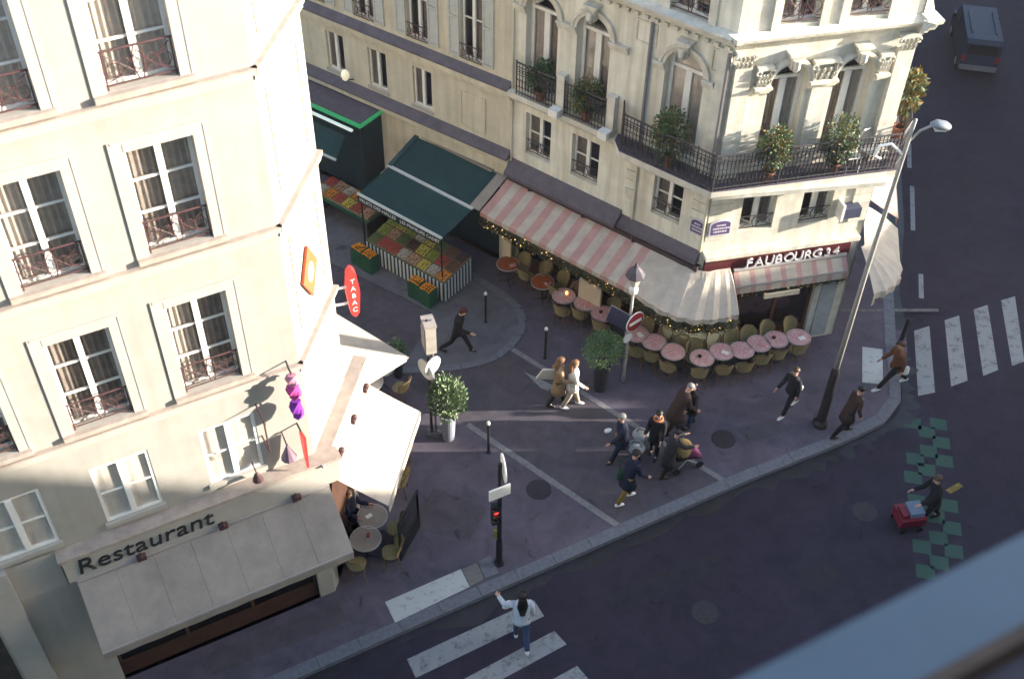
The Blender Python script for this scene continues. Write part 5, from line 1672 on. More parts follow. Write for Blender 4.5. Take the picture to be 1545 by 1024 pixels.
# lantern post with road signs
t = thing("lantern_post", "slim grey lantern post carrying a no entry sign in front of the cafe", "lamp post", (3.07, 22.42, 0))
obj("pole", MB().tube([(0, 0, 0), (0, 0, 0.3), (0, 0, 3.2)], [0.06, 0.045, 0.036], 10), mat("lamp_grey", (0.3, 0.28, 0.25)), t, smooth=True)
obj("bracket", MB().lathe([(0.04, 3.2), (0.11, 3.3), (0.12, 3.42), (0.06, 3.5), (0.09, 3.56)], 12), M_WHITE, t)
ln = obj("lantern", MB().lathe([(0.12, 3.56), (0.21, 3.85)], 8, cap=False), M_CURTAIN, t)
obj("glass", MB().lathe([(0.118, 3.58), (0.205, 3.84)], 8), mat("milk_glass", (0.55, 0.55, 0.52), 0.3, 0), ln)
obj("lantern_roof", MB().lathe([(0.25, 3.85), (0.26, 3.88), (0.17, 4.04), (0.06, 4.14), (0.055, 4.18), (0.012, 4.3)], 8), mat("lantern_roof_paint", (0.07, 0.06, 0.07), 0.45, 0.15), t)
def disc_sign(parent, loc, az, tiltx, r, face, back, bar=None, name="round_sign"):
    d = obj(name, MB().rings([[(r * math.cos(2 * PI * k / 28), y, r * math.sin(2 * PI * k / 28)) for k in range(28)] for y in (-0.012, 0.012)]), back, parent, loc, math.radians(az + 90))
    obj("sign_face", MB().rings([[(r * 0.93 * math.cos(2 * PI * k / 28), y, r * 0.93 * math.sin(2 * PI * k / 28)) for k in range(28)] for y in (-0.017, -0.0125)]), face, d)
    if bar:
        obj("white_bar", MB().box(-r * 0.68, r * 0.68, -0.022, -0.0175, -r * 0.17, r * 0.17), bar, d)
    return d
disc_sign(t, (0.12, -0.10, 2.35), -50, 0, 0.31, M_RED, M_WHITE, M_WHITE, "no_entry_sign")
disc_sign(t, (-0.02, -0.06, 1.72), -50, 0, 0.16, M_WHITE, M_STEEL, None, "small_sign")
sq = obj("sign_plate", MB().rings([[(-0.33, y, -0.24), (0.30, y, -0.33), (0.33, y, 0.24), (-0.2, y, 0.33)] for y in (-0.01, 0.012)]), M_SIGNBLUE, t, (-0.32, 0.06, 2.32), math.radians(-30))
obj("plate_edge", MB().rings([[(-0.35, y, -0.26), (0.32, y, -0.35), (0.35, y, 0.26), (-0.22, y, 0.35)] for y in (0.0125, 0.02)]), M_STEEL, sq)

# sign post with cabinet beside the olive planter
t = thing("sign_post", "post with boxy cream sign cabinet and white disc beside the olive planter", "sign", (-2.0, 20.38, 0))
obj("pole", MB().tube([(-0.05, 0, 0), (-0.05, 0, 4.1)], 0.036, 8), mat("dark_pole", (0.035, 0.03, 0.03), 0.5, 0.1), t)
obj("pole", MB().tube([(0.06, 0.02, 0), (0.06, 0.02, 4.1)], 0.03, 8), M_GREYPOST, t)
obj("base", MB().box(-0.17, 0.17, -0.12, 0.12, 0, 0.09), M_GRANITE, t)
cab = obj("cabinet", MB().box(-0.13, 0.13, -0.2, 0.2, 3.15, 4.0), mat("cabinet_paint", (0.40, 0.36, 0.31), 0.6, 0.15, 4), t, (0, 0, 0), math.radians(18))
obj("lid", MB().box(-0.15, 0.15, -0.22, 0.22, 4.0, 4.08), MATS["bar_grey"], cab)
obj("ribbed_side", MB().box(-0.16, -0.132, -0.16, 0.16, 3.25, 3.9), MATS["bar_grey"], cab)
disc_sign(t, (0.06, -0.10, 2.66), -42, 0, 0.27, M_WHITE, M_STEEL, None)
disc_sign(t, (-0.12, -0.08, 2.5), 222, 0, 0.3, M_WHITE, M_STEEL, None)

# traffic light
t = thing("traffic_light", "black traffic light post with lit red lamp at the zebra crossing", "traffic light", (-0.2, 16.36, 0))
obj("pole", MB().tube([(0, 0, 0), (0, 0, 0.9), (0, 0, 0.95), (0, 0, 3.7)], [0.085, 0.075, 0.055, 0.045], 12), M_BLACK, t)
obj("collar", MB().lathe([(0.12, 0), (0.12, 0.06), (0.09, 0.1)], 12), M_BLACK, t)
disc_sign(t, (0.08, 0.0, 3.55), 12, 0, 0.33, M_SIGNBLUE, M_WHITE, None)
obj("name_plate", MB().box(-0.26, 0.26, -0.02, 0.02, 2.65, 2.98), M_WHITE, t, (0, -0.09, 0), math.radians(28))
hd = obj("signal_head", MB().box(-0.085, 0.085, -0.07, 0.07, 1.62, 2.28), M_BLACK, t, (-0.10, -0.02, 0), math.radians(20))
for nm, z, m in (("red_lamp", 2.12, mat("red_lens", (0.7, 0.02, 0.02), 0.3, 0, emit=(1, 0.03, 0.02), estr=0.9)), ("amber_lamp", 1.94, mat("amber_off", (0.08, 0.04, 0.01), 0.3, 0)), ("green_lamp", 1.76, mat("green_off", (0.01, 0.05, 0.03), 0.3, 0))):
    obj(nm, MB().ball((-0.02, -0.075, z), 0.078, 12, 6), m, hd, smooth=True)
    obj("hood", MB().rings([[(-0.02 + 0.085 * math.cos(a), y, z + 0.085 * math.sin(a)) for a in [PI * k / 8 for k in range(9)]] for y in (-0.07, -0.17)], False), M_BLACK, hd)
obj("push_button", MB().box(-0.13, -0.05, -0.04, 0.04, 1.05, 1.3), mat("button_yellow", (0.2, 0.17, 0.03), 0.5, 0.1), t)

# ------------------------------------------------------------------ signs on the left building
t = thing("tobacco_sign", "red lozenge TABAC sign sticking out over the side street", "sign", (-3.72, 18.22, 0))
prof = [(0.02, 6.16), (0.09, 6.26), (0.14, 6.8), (0.14, 6.9), (0.09, 7.36), (0.02, 7.46)]
side = [(-w_, z) for w_, z in prof] + [(w_, z) for w_, z in prof[::-1]]
M_TABAC = mat("tabac_red", (0.62, 0.035, 0.03), 0.4, 0.05, emit=(1.0, 0.05, 0.04), estr=0.10)
bd = obj("sign_body", MB().rings([[(0.38 + x * 1.0, y, z) for x, z in side] for y in (-0.09, 0.09)]), M_TABAC, t, (0, 0, 0), math.radians(22))
for i, ch in enumerate("TABAC"):
    for yy, rz in ((-0.095, 0), (0.095, PI)):
        l = obj("letter", text_mesh("letter", ch, 0.17, M_WHITE, 0.004, 'CENTER'), None, bd, (0.38, yy, 7.10 - i * 0.195), rz)
for z in (6.55, 7.0):
    obj("bracket", MB().tube([(-0.1, -0.05, z), (0.42, 0.12, z)], 0.03, 6), M_WHITE, t)
t = thing("wall_sign", "orange red lozenge sign flat on the sunlit chamfer wall", "sign", FE.world(0.98, 0.0), FE.ang)
obj("plate", MB().rings([[(-0.40, y, 9.05), (0.0, y, 8.42), (0.40, y, 9.0), (0.02, y, 9.62)] for y in (-0.02, -0.07)]), mat("orange_red", (0.62, 0.11, 0.045), 0.5, 0.1), t)
obj("emblem", MB().rings([[(0.16 * math.cos(2 * PI * k / 14), y, 9.02 + 0.22 * math.sin(2 * PI * k / 14)) for k in range(14)] for y in (-0.071, -0.078)]), mat("pale_orange", (0.70, 0.40, 0.30), 0.5, 0.15, 15), t)
c0 = FA.world(-0.26, 0.3)
t = thing("hanging_decoration", "twisted magenta and purple streamer hung at the building corner", "decoration", (c0[0], c0[1], 0))
M_MAG = mat("magenta_cloth", (0.45, 0.05, 0.22), 0.8, 0.2, 6)
M_PUR = mat("purple_cloth", (0.20, 0.03, 0.30), 0.8, 0.2, 6)
for nm, m, z0, z1, w_ in (("streamer", mat("dusty_pink_cloth", (0.42, 0.18, 0.24), 0.8, 0.15), 7.4, 7.66, .11), ("streamer", M_MAG, 7.06, 7.4, .13), ("streamer", M_PUR, 6.5, 6.96, .12)):
    rg = []
    for j in range(6):
        u = j / 5
        a = u * 1.8
        rr_ = w_ * (0.75 + 0.35 * math.sin(PI * u))
        rg.append([(rr_ * math.cos(2 * PI * k / 9 + a) * 1.0 + 0.02 * math.sin(7 * u), rr_ * math.sin(2 * PI * k / 9 + a) * (0.75 + 0.25 * (k % 2)), z0 + (z1 - z0) * u) for k in range(9)])
    obj(nm, MB().rings(rg), m, t)
obj("rod", MB().tube([(0, 0, 7.72), (-0.04, 0.06, 7.74), (0.16 * NA.x * 2, 0.16 * NA.y * 2 + 0.05, 7.74)], 0.02, 5), M_IRON, t)
obj("cord", MB().tube([(0, 0, 6.4), (0, 0, 7.72)], 0.012, 4), M_IRON, t)
c0 = FA.world(-0.24, 0.34)
t = thing("blade_sign", "narrow bright red pennant sign under the purple streamer", "sign", (c0[0], c0[1], 0), math.radians(118))
obj("plate", MB().rings([[(-0.14, y, 6.05), (0.16, y, 5.95), (0.10, y, 5.3), (-0.02, y, 5.02)] for y in (-0.025, 0.025)]), M_TABAC, t)
obj("bracket", MB().tube([(0.1, 0, 6.0), (0.36, 0, 6.0)], 0.02, 5), M_IRON, t)
c0 = FA.world(-0.95, 0.0)
t = thing("sign_bracket", "wrought iron sign bracket with small hooded lamp above the fascia", "bracket", (c0[0], c0[1], 0), math.radians(ANG_A))
obj("frame", MB().tube([(0, 0, 6.9), (0, -0.45, 6.9), (0, -0.45, 6.0), (0, 0, 6.0)], 0.018, 5), M_RUST, t)
obj("hood", MB().lathe([(0.16, 5.45), (0.03, 5.78), (0.02, 5.85)], 10, 0.38, -0.3), mat("plum_metal", (0.16, 0.10, 0.13), 0.5, 0.1), t)
obj("hood", MB().lathe([(0.11, 5.12), (0.05, 5.3), (0.02, 5.34)], 10, -0.3, -0.28), M_RUST, t)
obj("stem", MB().tube([(0.38, -0.3, 5.8), (0.38, -0.05, 5.95), (0.38, 0, 5.9)], 0.015, 5), M_RUST, t)
obj("stem", MB().tube([(-0.3, -0.28, 5.32), (-0.3, 0, 5.36)], 0.015, 5), M_RUST, t)

# ------------------------------------------------------------------ van parked far up the boulevard
t = thing("parked_van", "blurry pale blue van far up the dark boulevard", "van", (17.35, 40.3, -0.12), math.radians(80))
t.scale = (0.75, 0.75, 0.75)
M_VAN = mat("pale_blue_paint", (0.025, 0.038, 0.07), 0.6, 0.15, spec=0.3)
side = [(-2.3, 0.35), (-2.3, 1.75), (-2.15, 1.95), (1.2, 1.95), (1.75, 1.25), (2.3, 1.05), (2.35, 0.4)]
obj("body", MB().rings([[(x, y * (1 if z < 1.3 else 0.92), z) for x, z in side] for y in (-0.92, 0.92)]), M_VAN, t)
obj("windscreen", MB().add([(1.25, -0.75, 1.9), (1.25, 0.75, 1.9), (1.76, 0.8, 1.28), (1.76, -0.8, 1.28)], [(0, 1, 2, 3)]), M_BLACK, t, (0.015, 0, 0.015))
for y in (-0.905, 0.905):
    obj("side_window", MB().box(0.35, 1.2, y - 0.01, y + 0.01, 1.3, 1.75), M_BLACK, t)
obj("rear_window", MB().box(-2.31, -2.29, -0.7, 0.7, 1.2, 1.7), M_BLACK, t)
obj("bumper", MB().box(-2.38, -2.302, -0.9, 0.9, 0.35, 0.6), M_GREYPOST, t)
obj("roof_rack", MB().box(-1.6, 0.6, -0.6, -0.55, 1.951, 2.03).box(-1.6, 0.6, 0.55, 0.6, 1.951, 2.03), M_BLACK, t)
for y in (-0.8, 0.8):
    obj("tail_light", MB().box(-2.33, -2.29, y - 0.08, y + 0.08, 0.8, 1.15), M_RED, t)
for y in (-1.05, 1.05):
    obj("wing_mirror", MB().box(1.2, 1.3, y - 0.1, y + 0.1, 1.25, 1.45), M_BLACK, t)
for x in (-1.5, 1.55):
    for y in (-0.85, 0.85):
        w_ = obj("wheel", MB().rings([[(x + 0.33 * math.cos(2 * PI * k / 16), yy, 0.33 + 0.33 * math.sin(2 * PI * k / 16)) for k in range(16)] for yy in (y - 0.1, y + 0.1)]), M_BLACK, t)
        obj("rim", MB().rings([[(x + 0.2 * math.cos(2 * PI * k / 12), yy, 0.33 + 0.2 * math.sin(2 * PI * k / 12)) for k in range(12)] for yy in (y - 0.11, y + 0.11)]), M_STEEL, w_)
for y in (-0.7, 0.7):
    obj("headlight", MB().box(2.3, 2.37, y - 0.15, y + 0.15, 0.75, 0.95), M_WHITE, t)

# ------------------------------------------------------------------ people
M_SKIN = mat("skin", (0.50, 0.29, 0.21), 0.6, 0.06)
M_EYE = mat("eye_dark", (0.02, 0.015, 0.015), 0.3, 0)
M_LIP = mat("lip", (0.30, 0.10, 0.09), 0.5, 0)
def cloth(name, col, var=0.15):
    return mat(name, col, 0.92, var, 9, 0.3, 50)
def person(label, x, y, az, h=1.72, legs=(20, -18, 5, 12), arms=((-15, 6, 15), (18, 6, 20)), lean=4, coat=None, hem=0.78, trousers=None, shoes=None, hair=None, longhair=0.0, cap=None, z=0.0, head_tilt=0.0, hips=0.92, flare=1.0, girth=1.0):
    t = thing("person", label, "person", (x, y, z), math.radians(az - 90))
    S = h / 1.72
    R = math.radians
    L = R(lean)
    U = Vector((0, math.sin(L), math.cos(L)))
    P = Vector((0, 0, hips))
    nb_ = P + U * 0.54
    HU = Vector((0, math.sin(L + R(head_tilt)), math.cos(L + R(head_tilt))))
    hc = nb_ + HU * 0.17
    HF = Vector((0, math.cos(L + R(head_tilt)), -math.sin(L + R(head_tilt))))
    J = {}
    for i, sg in enumerate((-1, 1)):
        a, k = R(legs[i] * (1 if legs[0] > 60 else 0.78)), R(legs[2 + i])
        hip = P + Vector((sg * 0.09, 0, -0.02))
        kn = hip + Vector((0, math.sin(a), -math.cos(a))) * 0.43
        an = kn + Vector((0, math.sin(a - k), -math.cos(a - k))) * 0.42
        J["hip", sg], J["kn", sg], J["an", sg] = hip, kn, an
        f, b, e = [R(q) for q in arms[i]]
        sh = nb_ + Vector((sg * 0.18, 0, -0.07))
        d1 = Vector((sg * math.sin(b), math.sin(f + L) * math.cos(b), -math.cos(f + L) * math.cos(b)))
        el = sh + d1 * 0.29
        g = f + e + L
        d2 = Vector((sg * math.sin(b * 0.6), math.sin(g) * math.cos(b * 0.6), -math.cos(g) * math.cos(b * 0.6)))
        wr = el + d2 * 0.25
        J["sh", sg], J["el", sg], J["wr", sg], J["d2", sg] = sh, el, wr, d2
    dz = 0.085 - min(J["an", -1].z, J["an", 1].z)
    off = Vector((0, 0, dz))
    # --- one continuous body
    vs, es, rs = [], [], []
    def V(p, r):
        vs.append((Vector(p) + off) * S)
        rs.append(r * S)
        return len(vs) - 1
    def E(a, b):
        es.append((a, b))
    p0 = V(P, 0.105)
    p1 = V(P + U * 0.2, 0.095)
    p2 = V(P + U * 0.38, 0.095)
    p3 = V(nb_, 0.06)
    p4 = V(nb_ + HU * 0.08, 0.055)
    p5 = V(hc - HU * 0.02 + HF * 0.012, 0.078)
    p6 = V(hc + HU * 0.07, 0.088)
    for a, b in ((p0, p1), (p1, p2), (p2, p3), (p3, p4), (p4, p5), (p5, p6)):
        E(a, b)
    n0 = V(hc + HF * 0.105 - HU * 0.005, 0.014)
    E(p5, n0)
    for sg in (-1, 1):
        e0 = V(hc + Vector((sg * 0.092, 0, 0)) + HU * 0.0, 0.016)
        E(p5, e0)
        a, b, c = V(J["hip", sg], 0.085), V(J["kn", sg], 0.055), V(J["an", sg], 0.04)
        E(p0, a), E(a, b), E(b, c)
        ft = V(J["an", sg] + Vector((0, 0.085, -0.045)), 0.022)
        E(c, ft)
        a, b, c = V(J["sh", sg], 0.042), V(J["el", sg], 0.038), V(J["wr", sg], 0.028)
        E(p2, a), E(a, b), E(b, c)
        d2 = J["d2", sg]
        side_ = Vector((0, 1, 0)) - d2 * d2.y
        side_ = side_.normalized() if side_.length > 0.1 else Vector((0, 0, 1))
        curl = Vector((-sg, 0, 0))
        pm = V(J["wr", sg] + d2 * 0.055, 0.030)
        E(c, pm)
        for q, ln_ in enumerate((0.068, 0.078, 0.074, 0.058)):
            base = J["wr", sg] + d2 * 0.095 + side_ * (0.030 - 0.02 * q)
            f1 = V(base, 0.011)
            f2 = V(base + d2 * ln_ * 0.55 + curl * 0.008, 0.0095)
            f3 = V(base + d2 * ln_ * 0.9 + curl * 0.03, 0.008)
            E(pm, f1), E(f1, f2), E(f2, f3)
        th1 = V(J["wr", sg] + d2 * 0.05 + side_ * 0.04 + curl * 0.01, 0.012)
        th2 = V(J["wr", sg] + d2 * 0.085 + side_ * 0.055 + curl * 0.022, 0.010)
        E(pm, th1), E(th1, th2)
    me = bpy.data.meshes.new("body")
    me.from_pydata([tuple(v) for v in vs], es, [])
    me.materials.append(M_SKIN)
    bo = obj("body", me, None, t)
    sk = bo.modifiers.new("skin", 'SKIN')
    sk.use_smooth_shade = True
    if me.skin_vertices:
        for i, sv in enumerate(me.skin_vertices[0].data):
            sv.radius = (rs[i], rs[i])
            sv.use_root = (i == 0)
    sd_ = bo.modifiers.new("subdivision", 'SUBSURF')
    sd_.levels = 1
    sd_.render_levels = 1
    T = lambda p: tuple((Vector(p) + off) * S)
    hp = Vector(T(hc))
    # --- face and hair
    for sg in (-1, 1):
        obj("eye", MB().ball(tuple(Vector(T(hc + HF * 0.088 + Vector((sg * 0.033, 0, 0)) + HU * 0.025))), 0.011, 6, 4), M_EYE, t)
    obj("mouth", MB().ball(tuple(Vector(T(hc + HF * 0.088 - HU * 0.055))), 0.02, 6, 4, 0.35), M_LIP, t)
    hm = cap or hair
    mb = MB()
    rg = []
    for j in range(7):
        u = -0.28 + 1.25 * j / 6
        ang = u * PI / 2
        rr_ = 0.105 * math.cos(ang)
        zz = 0.05 + 0.085 * math.sin(ang)
        front_cut = 0.0 if zz > 0.06 else -0.045
        rg.append([T(hc + Vector((rr_ * math.cos(2 * PI * k / 14) * 0.95, 0, 0)) + HF * (rr_ * math.sin(2 * PI * k / 14) * 1.08 + (front_cut if math.sin(2 * PI * k / 14) > 0 else 0) - 0.008) + HU * zz) for k in range(14)])
    obj("cap" if cap else "hair", MB().rings(rg), hm, t, smooth=True)
    if cap:
        obj("hair", MB().ball(tuple(Vector(T(hc - HF * 0.03 + HU * 0.0))), 0.095 * S, 10, 6), hair, t, smooth=True)
    if longhair > 0:
        a_ = hc - HF * 0.05 + HU * 0.06
        mb = MB()
        pts = [a_, a_ - HF * 0.05 - HU * 0.12, nb_ - Vector((0, 0.10, 0)) - U * 0.05, nb_ - Vector((0, 0.125, 0)) - U * longhair]
        rg = []
        for j, p in enumerate(pts):
            w_ = (0.075, 0.10, 0.12, 0.06)[j]
            rg.append([T(p + Vector((w_ * math.cos(2 * PI * k / 12), 0.45 * w_ * math.sin(2 * PI * k / 12), 0.008 * (k % 2)))) for k in range(12)])
        obj("long_hair", MB().rings(rg), hair, t, smooth=True)
    # --- clothes
    def ell(p, rx, ry, n=18, wob=0.0, ph=0.0):
        return [T(p + Vector((rx * girth * math.cos(2 * PI * k / n), ry * girth * math.sin(2 * PI * k / n), wob * math.sin(3 * 2 * PI * k / n + ph)))) for k in range(n)]
    mb = MB()
    hz = P.z + dz - hem     # how far the hem hangs under the hips
    sway = (math.sin(R(legs[0])) + math.sin(R(legs[1]))) * 0.12
    rg = []
    if hz > 0.05:
        spread = abs(math.sin(R(legs[0])) - math.sin(R(legs[1])))
        rg.append(ell(P + Vector((0, sway, -hz)), 0.205 * flare, (0.15 + 0.17 * spread * hz) * flare, 18, 0.012))
        rg.append(ell(P + Vector((0, sway * .5, -hz * .5)), 0.2 * (0.5 + flare * .5), 0.15 + 0.07 * spread * hz, 18, 0.006, 1))
    rg += [ell(P + U * 0.0, 0.185, 0.14), ell(P + U * 0.12, 0.17, 0.13), ell(P + U * 0.26, 0.18, 0.14), ell(P + U * 0.40, 0.205, 0.14), ell(P + U * 0.475, 0.19, 0.115), ell(P + U * 0.53, 0.10, 0.085), ell(nb_ + U * 0.035, 0.068, 0.068)]
    mb.rings(rg)
    for sg in (-1, 1):
        sh, el, wr = J["sh", sg], J["el", sg], J["wr", sg]
        mb.tube([T(sh + Vector((-sg * 0.03, 0, 0.01))), T(sh.lerp(el, .35)), T(el), T(el.lerp(wr, .5)), T(wr)], [0.078 * S, 0.072 * S, 0.06 * S, 0.053 * S, 0.045 * S], 10)
    obj("coat", mb, coat, t, smooth=True)
    mb = MB()
    for sg in (-1, 1):
        hip, kn, an = J["hip", sg], J["kn", sg], J["an", sg]
        mb.tube([T(hip + Vector((-sg * .01, 0, 0.06))), T(hip.lerp(kn, .5)), T(kn), T(kn.lerp(an, .4)), T(an + Vector((0, 0, 0.01)))], [0.105 * S, 0.09 * S, 0.068 * S, 0.064 * S, 0.055 * S], 12)
    obj("trousers", mb, trousers, t, smooth=True)
    for sg in (-1, 1):
        an = J["an", sg]
        lift = max(0, an.z + dz - 0.10)
        tip = -0.06 - min(0.10, lift * 0.5)
        obj("shoe", MB().rings([[T(an + Vector((w_ * math.cos(2 * PI * k / 10), yy, zz + hh * math.sin(2 * PI * k / 10)))) for k in range(10)] for yy, zz, w_, hh in ((-0.07, -0.045, 0.03, 0.035), (-0.03, -0.03, 0.045, 0.055), (0.06, -0.045 + tip * .2, 0.047, 0.042), (0.14, -0.055 + tip * .5, 0.045, 0.03), (0.18, -0.06 + tip * .6, 0.025, 0.018))]), shoes, t, smooth=True)
    J["T"] = T
    return t, J
CL = dict(black=cloth("black_cloth", (0.012, 0.011, 0.012)), navy=cloth("navy_cloth", (0.013, 0.015, 0.032)), brown=cloth("dark_brown_cloth", (0.045, 0.024, 0.020)), rust=cloth("rust_cloth", (0.115, 0.045, 0.022)), white=cloth("white_cloth", (0.66, 0.62, 0.54), 0.06), camel=cloth("camel_cloth", (0.34, 0.22, 0.12)), mustard=cloth("mustard_cloth", (0.19, 0.125, 0.03)), denim=cloth("denim", (0.035, 0.055, 0.12)), pale=cloth("pale_cloth", (0.42, 0.45, 0.50), 0.08), beige=cloth("beige_cloth", (0.40, 0.34, 0.26), 0.08), charcoal=cloth("charcoal_cloth", (0.03, 0.028, 0.033)))
H_BLK, H_BRN, H_GRY, H_LBR = mat("black_hair", (0.012, 0.009, 0.008), 0.5, 0.2, 30), mat("brown_hair", (0.055, 0.028, 0.014), 0.5, 0.25, 30), mat("grey_hair", (0.19, 0.175, 0.165), 0.6, 0.2, 30), mat("light_brown_hair", (0.20, 0.10, 0.045), 0.5, 0.25, 30)
S_BLK, S_WHT, S_BRN = mat("black_shoe", (0.012, 0.011, 0.011), 0.5, 0.1), mat("white_shoe", (0.62, 0.62, 0.62), 0.5, 0.05), mat("brown_shoe", (0.05, 0.025, 0.015), 0.5, 0.1)
M_CAPRED = cloth("maroon_cap", (0.08, 0.018, 0.022))
person("person in black striding across the pad with a maroon cap and head bowed", -1.5, 23.42, -8, 1.74, (34, -30, 4, 22), ((-20, 6, 20), (6, 6, 60)), 8, CL["black"], 0.75, CL["black"], S_BLK, H_BLK, cap=M_CAPRED, head_tilt=22)
_, J = person("person with long light brown hair in a camel coat carrying a large white folder", 1.26, 21.52, 5, 1.72, (16, -16, 4, 10), ((-30, 14, 20), (10, 8, 70)), 2, CL["camel"], 0.50, CL["black"], S_BLK, H_LBR, 0.22, flare=1.1)
_, J2 = person("person in a white coat and pale trousers walking in the sunlight", 1.62, 21.46, 5, 1.70, (20, -14, 4, 12), ((-10, 5, 15), (8, 5, 40)), 3, CL["white"], 0.70, CL["beige"], S_WHT, H_LBR, 0.16)
small("folder", MB().box(-0.30, 0.30, -0.02, 0.02, -0.22, 0.22), mat("white_card", (0.62, 0.57, 0.49), 0.6, 0.05), "large white folder carried under the arm of the person in camel", "folder", (1.0, 21.50, 1.18), math.radians(20)).rotation_euler = (0.25, 0.35, math.radians(20))
person("grey haired person in a long navy coat walking to the left", 2.86, 19.62, 188, 1.74, (26, -24, 4, 16), ((12, 6, 30), (-14, 6, 15)), 8, CL["navy"], 0.62, CL["navy"], S_BRN, H_GRY, flare=1.05)
small("paper_bag", MB().rings([[(0.1 * math.cos(2 * PI * k / 10), 0.06 * math.sin(2 * PI * k / 10), z) for k in range(10)] for z in (0, 0.05)]), M_WHITE, "small white bag in the hand of the grey haired person", "bag", (2.46, 19.66, 1.06), 0.4)
person("person all in black with dark hair and an orange scarf facing the kerb", 3.72, 19.80, 245, 1.66, (6, -6, 2, 4), ((10, 6, 40), (8, 6, 60)), 3, CL["black"], 0.58, CL["black"], S_BLK, H_BLK)
tsc = small("scarf", MB().rings([[((0.105 + 0.03 * math.cos(b)) * math.cos(a), (0.105 + 0.03 * math.cos(b)) * math.sin(a), 0.035 * math.sin(b)) for b in [2 * PI * j / 8 for j in range(8)]] for a in [2 * PI * i / 16 for i in range(17)]], False), cloth("orange_wool", (0.40, 0.13, 0.05)), "orange scarf round the neck of the person all in black", "scarf", (3.71, 19.79, 1.43))
person("person in a long dark coat with back turned bending over the pushchair", 4.0, 19.16, 25, 1.62, (10, -10, 4, 8), ((35, 8, 30), (35, 8, 30)), 12, CL["charcoal"], 0.45, CL["black"], S_BLK, H_BLK, flare=1.1)
_, J6 = person("person in a navy coat and mustard trousers heading right with white shoes", 2.92, 18.32, 28, 1.80, (16, -16, 4, 14), ((-14, 8, 20), (4, 8, 35)), 10, CL["navy"], 0.62, CL["mustard"], S_WHT, H_BLK, flare=1.2)
sb_ = thing("shoulder_bag", "green shoulder bag on the back of the person in mustard trousers", "bag", (2.74, 18.36, 0.95), math.radians(30))
obj("pouch", MB().rings([[(0.02 + w_ * math.cos(2 * PI * k / 12), 0.07 * math.sin(2 * PI * k / 12), z) for k in range(12)] for z, w_ in ((-0.14, .13), (-0.1, .15), (0.08, .14), (0.12, .12))]), cloth("green_bag", (0.02, 0.06, 0.035)), sb_)
obj("strap", MB().tube([(-0.1, 0, 0.1), (0.02, 0.1, 0.45), (0.16, 0.08, 0.52), (0.14, 0, 0.1)], 0.014, 5), MATS["green_bag"], sb_)
person("person in a bulky brown coat stooping beside the cafe tables", 4.30, 20.64, 20, 1.72, (18, -12, 6, 14), ((-12, 8, 30), (-10, 8, 35)), 22, CL["brown"], 0.55, CL["black"], S_BLK, H_GRY, head_tilt=10, flare=1.25, girth=1.15)
person("dark haired person in black just beyond the bulky brown coat", 4.74, 20.84, 200, 1.62, (10, -8, 4, 8), ((4, 6, 40), (-4, 6, 25)), 6, CL["black"], 0.6, CL["denim"], S_BLK, H_BLK)
person("person in a black tracksuit and white trainers walking past the cafe", 7.42, 21.42, 215, 1.68, (26, -26, 4, 18), ((-16, 7, 25), (18, 7, 25)), 5, cloth("track_black", (0.014, 0.013, 0.016)), 0.82, MATS["track_black"], S_WHT, mat("brown_hair", (0.055, 0.028, 0.014)))
small("paper_cup", MB().lathe([(0.03, 0), (0.045, 0.12), (0.04, 0.12)], 10), M_WHITE, "white cup held by the person in the black tracksuit", "cup", (7.60, 21.28, 1.02))
person("person in a dark brown coat leaning forward beside the street lamp", 8.76, 20.66, 20, 1.74, (22, -20, 6, 18), ((8, 8, 30), (-18, 8, 25)), 14, CL["brown"], 0.6, CL["black"], S_BLK, H_BLK, flare=1.1)
person("person in a rust jacket taking a long stride at the boulevard kerb", 10.42, 22.46, 192, 1.74, (40, -34, 4, 14), ((-24, 8, 20), (16, 8, 25)), 6, CL["rust"], 0.74, CL["black"], S_WHT, H_BRN)
small("carrier_bag", MB().rings([[(w_ * math.cos(2 * PI * k / 10), 0.4 * w_ * math.sin(2 * PI * k / 10), z) for k in range(10)] for z, w_ in ((-0.15, 0.08), (-0.1, 0.1), (0.08, 0.08), (0.15, 0.03))]), M_WHITE, "white carrier bag in the hand of the striding person in rust", "bag", (10.62, 22.28, 0.8))
person("person in black pushing a red and pale blue cart across the road", 10.36, 17.95, 190, 1.76, (18, -20, 4, 14), ((18, 6, 35), (18, 6, 35)), 12, CL["black"], 0.7, CL["black"], S_BLK, H_BRN, z=-0.12)
_, J13 = person("long haired person in a pale top and jeans on the zebra crossing", 0.34, 14.34, 98, 1.82, (16, -18, 4, 18), ((35, 35, 40), (-8, 10, 25)), 3, CL["pale"], 0.84, CL["denim"], S_WHT, H_BLK, 0.30, z=-0.12)
small("handbag", MB().rings([[(w_ * math.cos(2 * PI * k / 10), 0.4 * w_ * math.sin(2 * PI * k / 10), z) for k in range(10)] for z, w_ in ((-0.12, 0.10), (-0.08, 0.13), (0.06, 0.11), (0.1, 0.07))]), M_WHITE, "white handbag held out by the long haired person on the crossing", "bag", (0.02, 14.6, 0.98), 0.4)

# seated diner on the restaurant terrace
def sitter(label, x, y, az):
    p, J = person(label, x, y, az, 1.72, (86, 84, 86, 84), ((30, 8, 70), (25, 8, 75)), 2, CL["navy"], 0.45, CL["charcoal"], S_BLK, H_BRN, hips=0.5)
    return p
sitter("person in a navy jacket seated between the restaurant's two awnings", -3.82, 17.35, -25)
chair(-3.86, 17.38, -25, "cane chair under the seated person in navy", "restaurant terrace chairs")

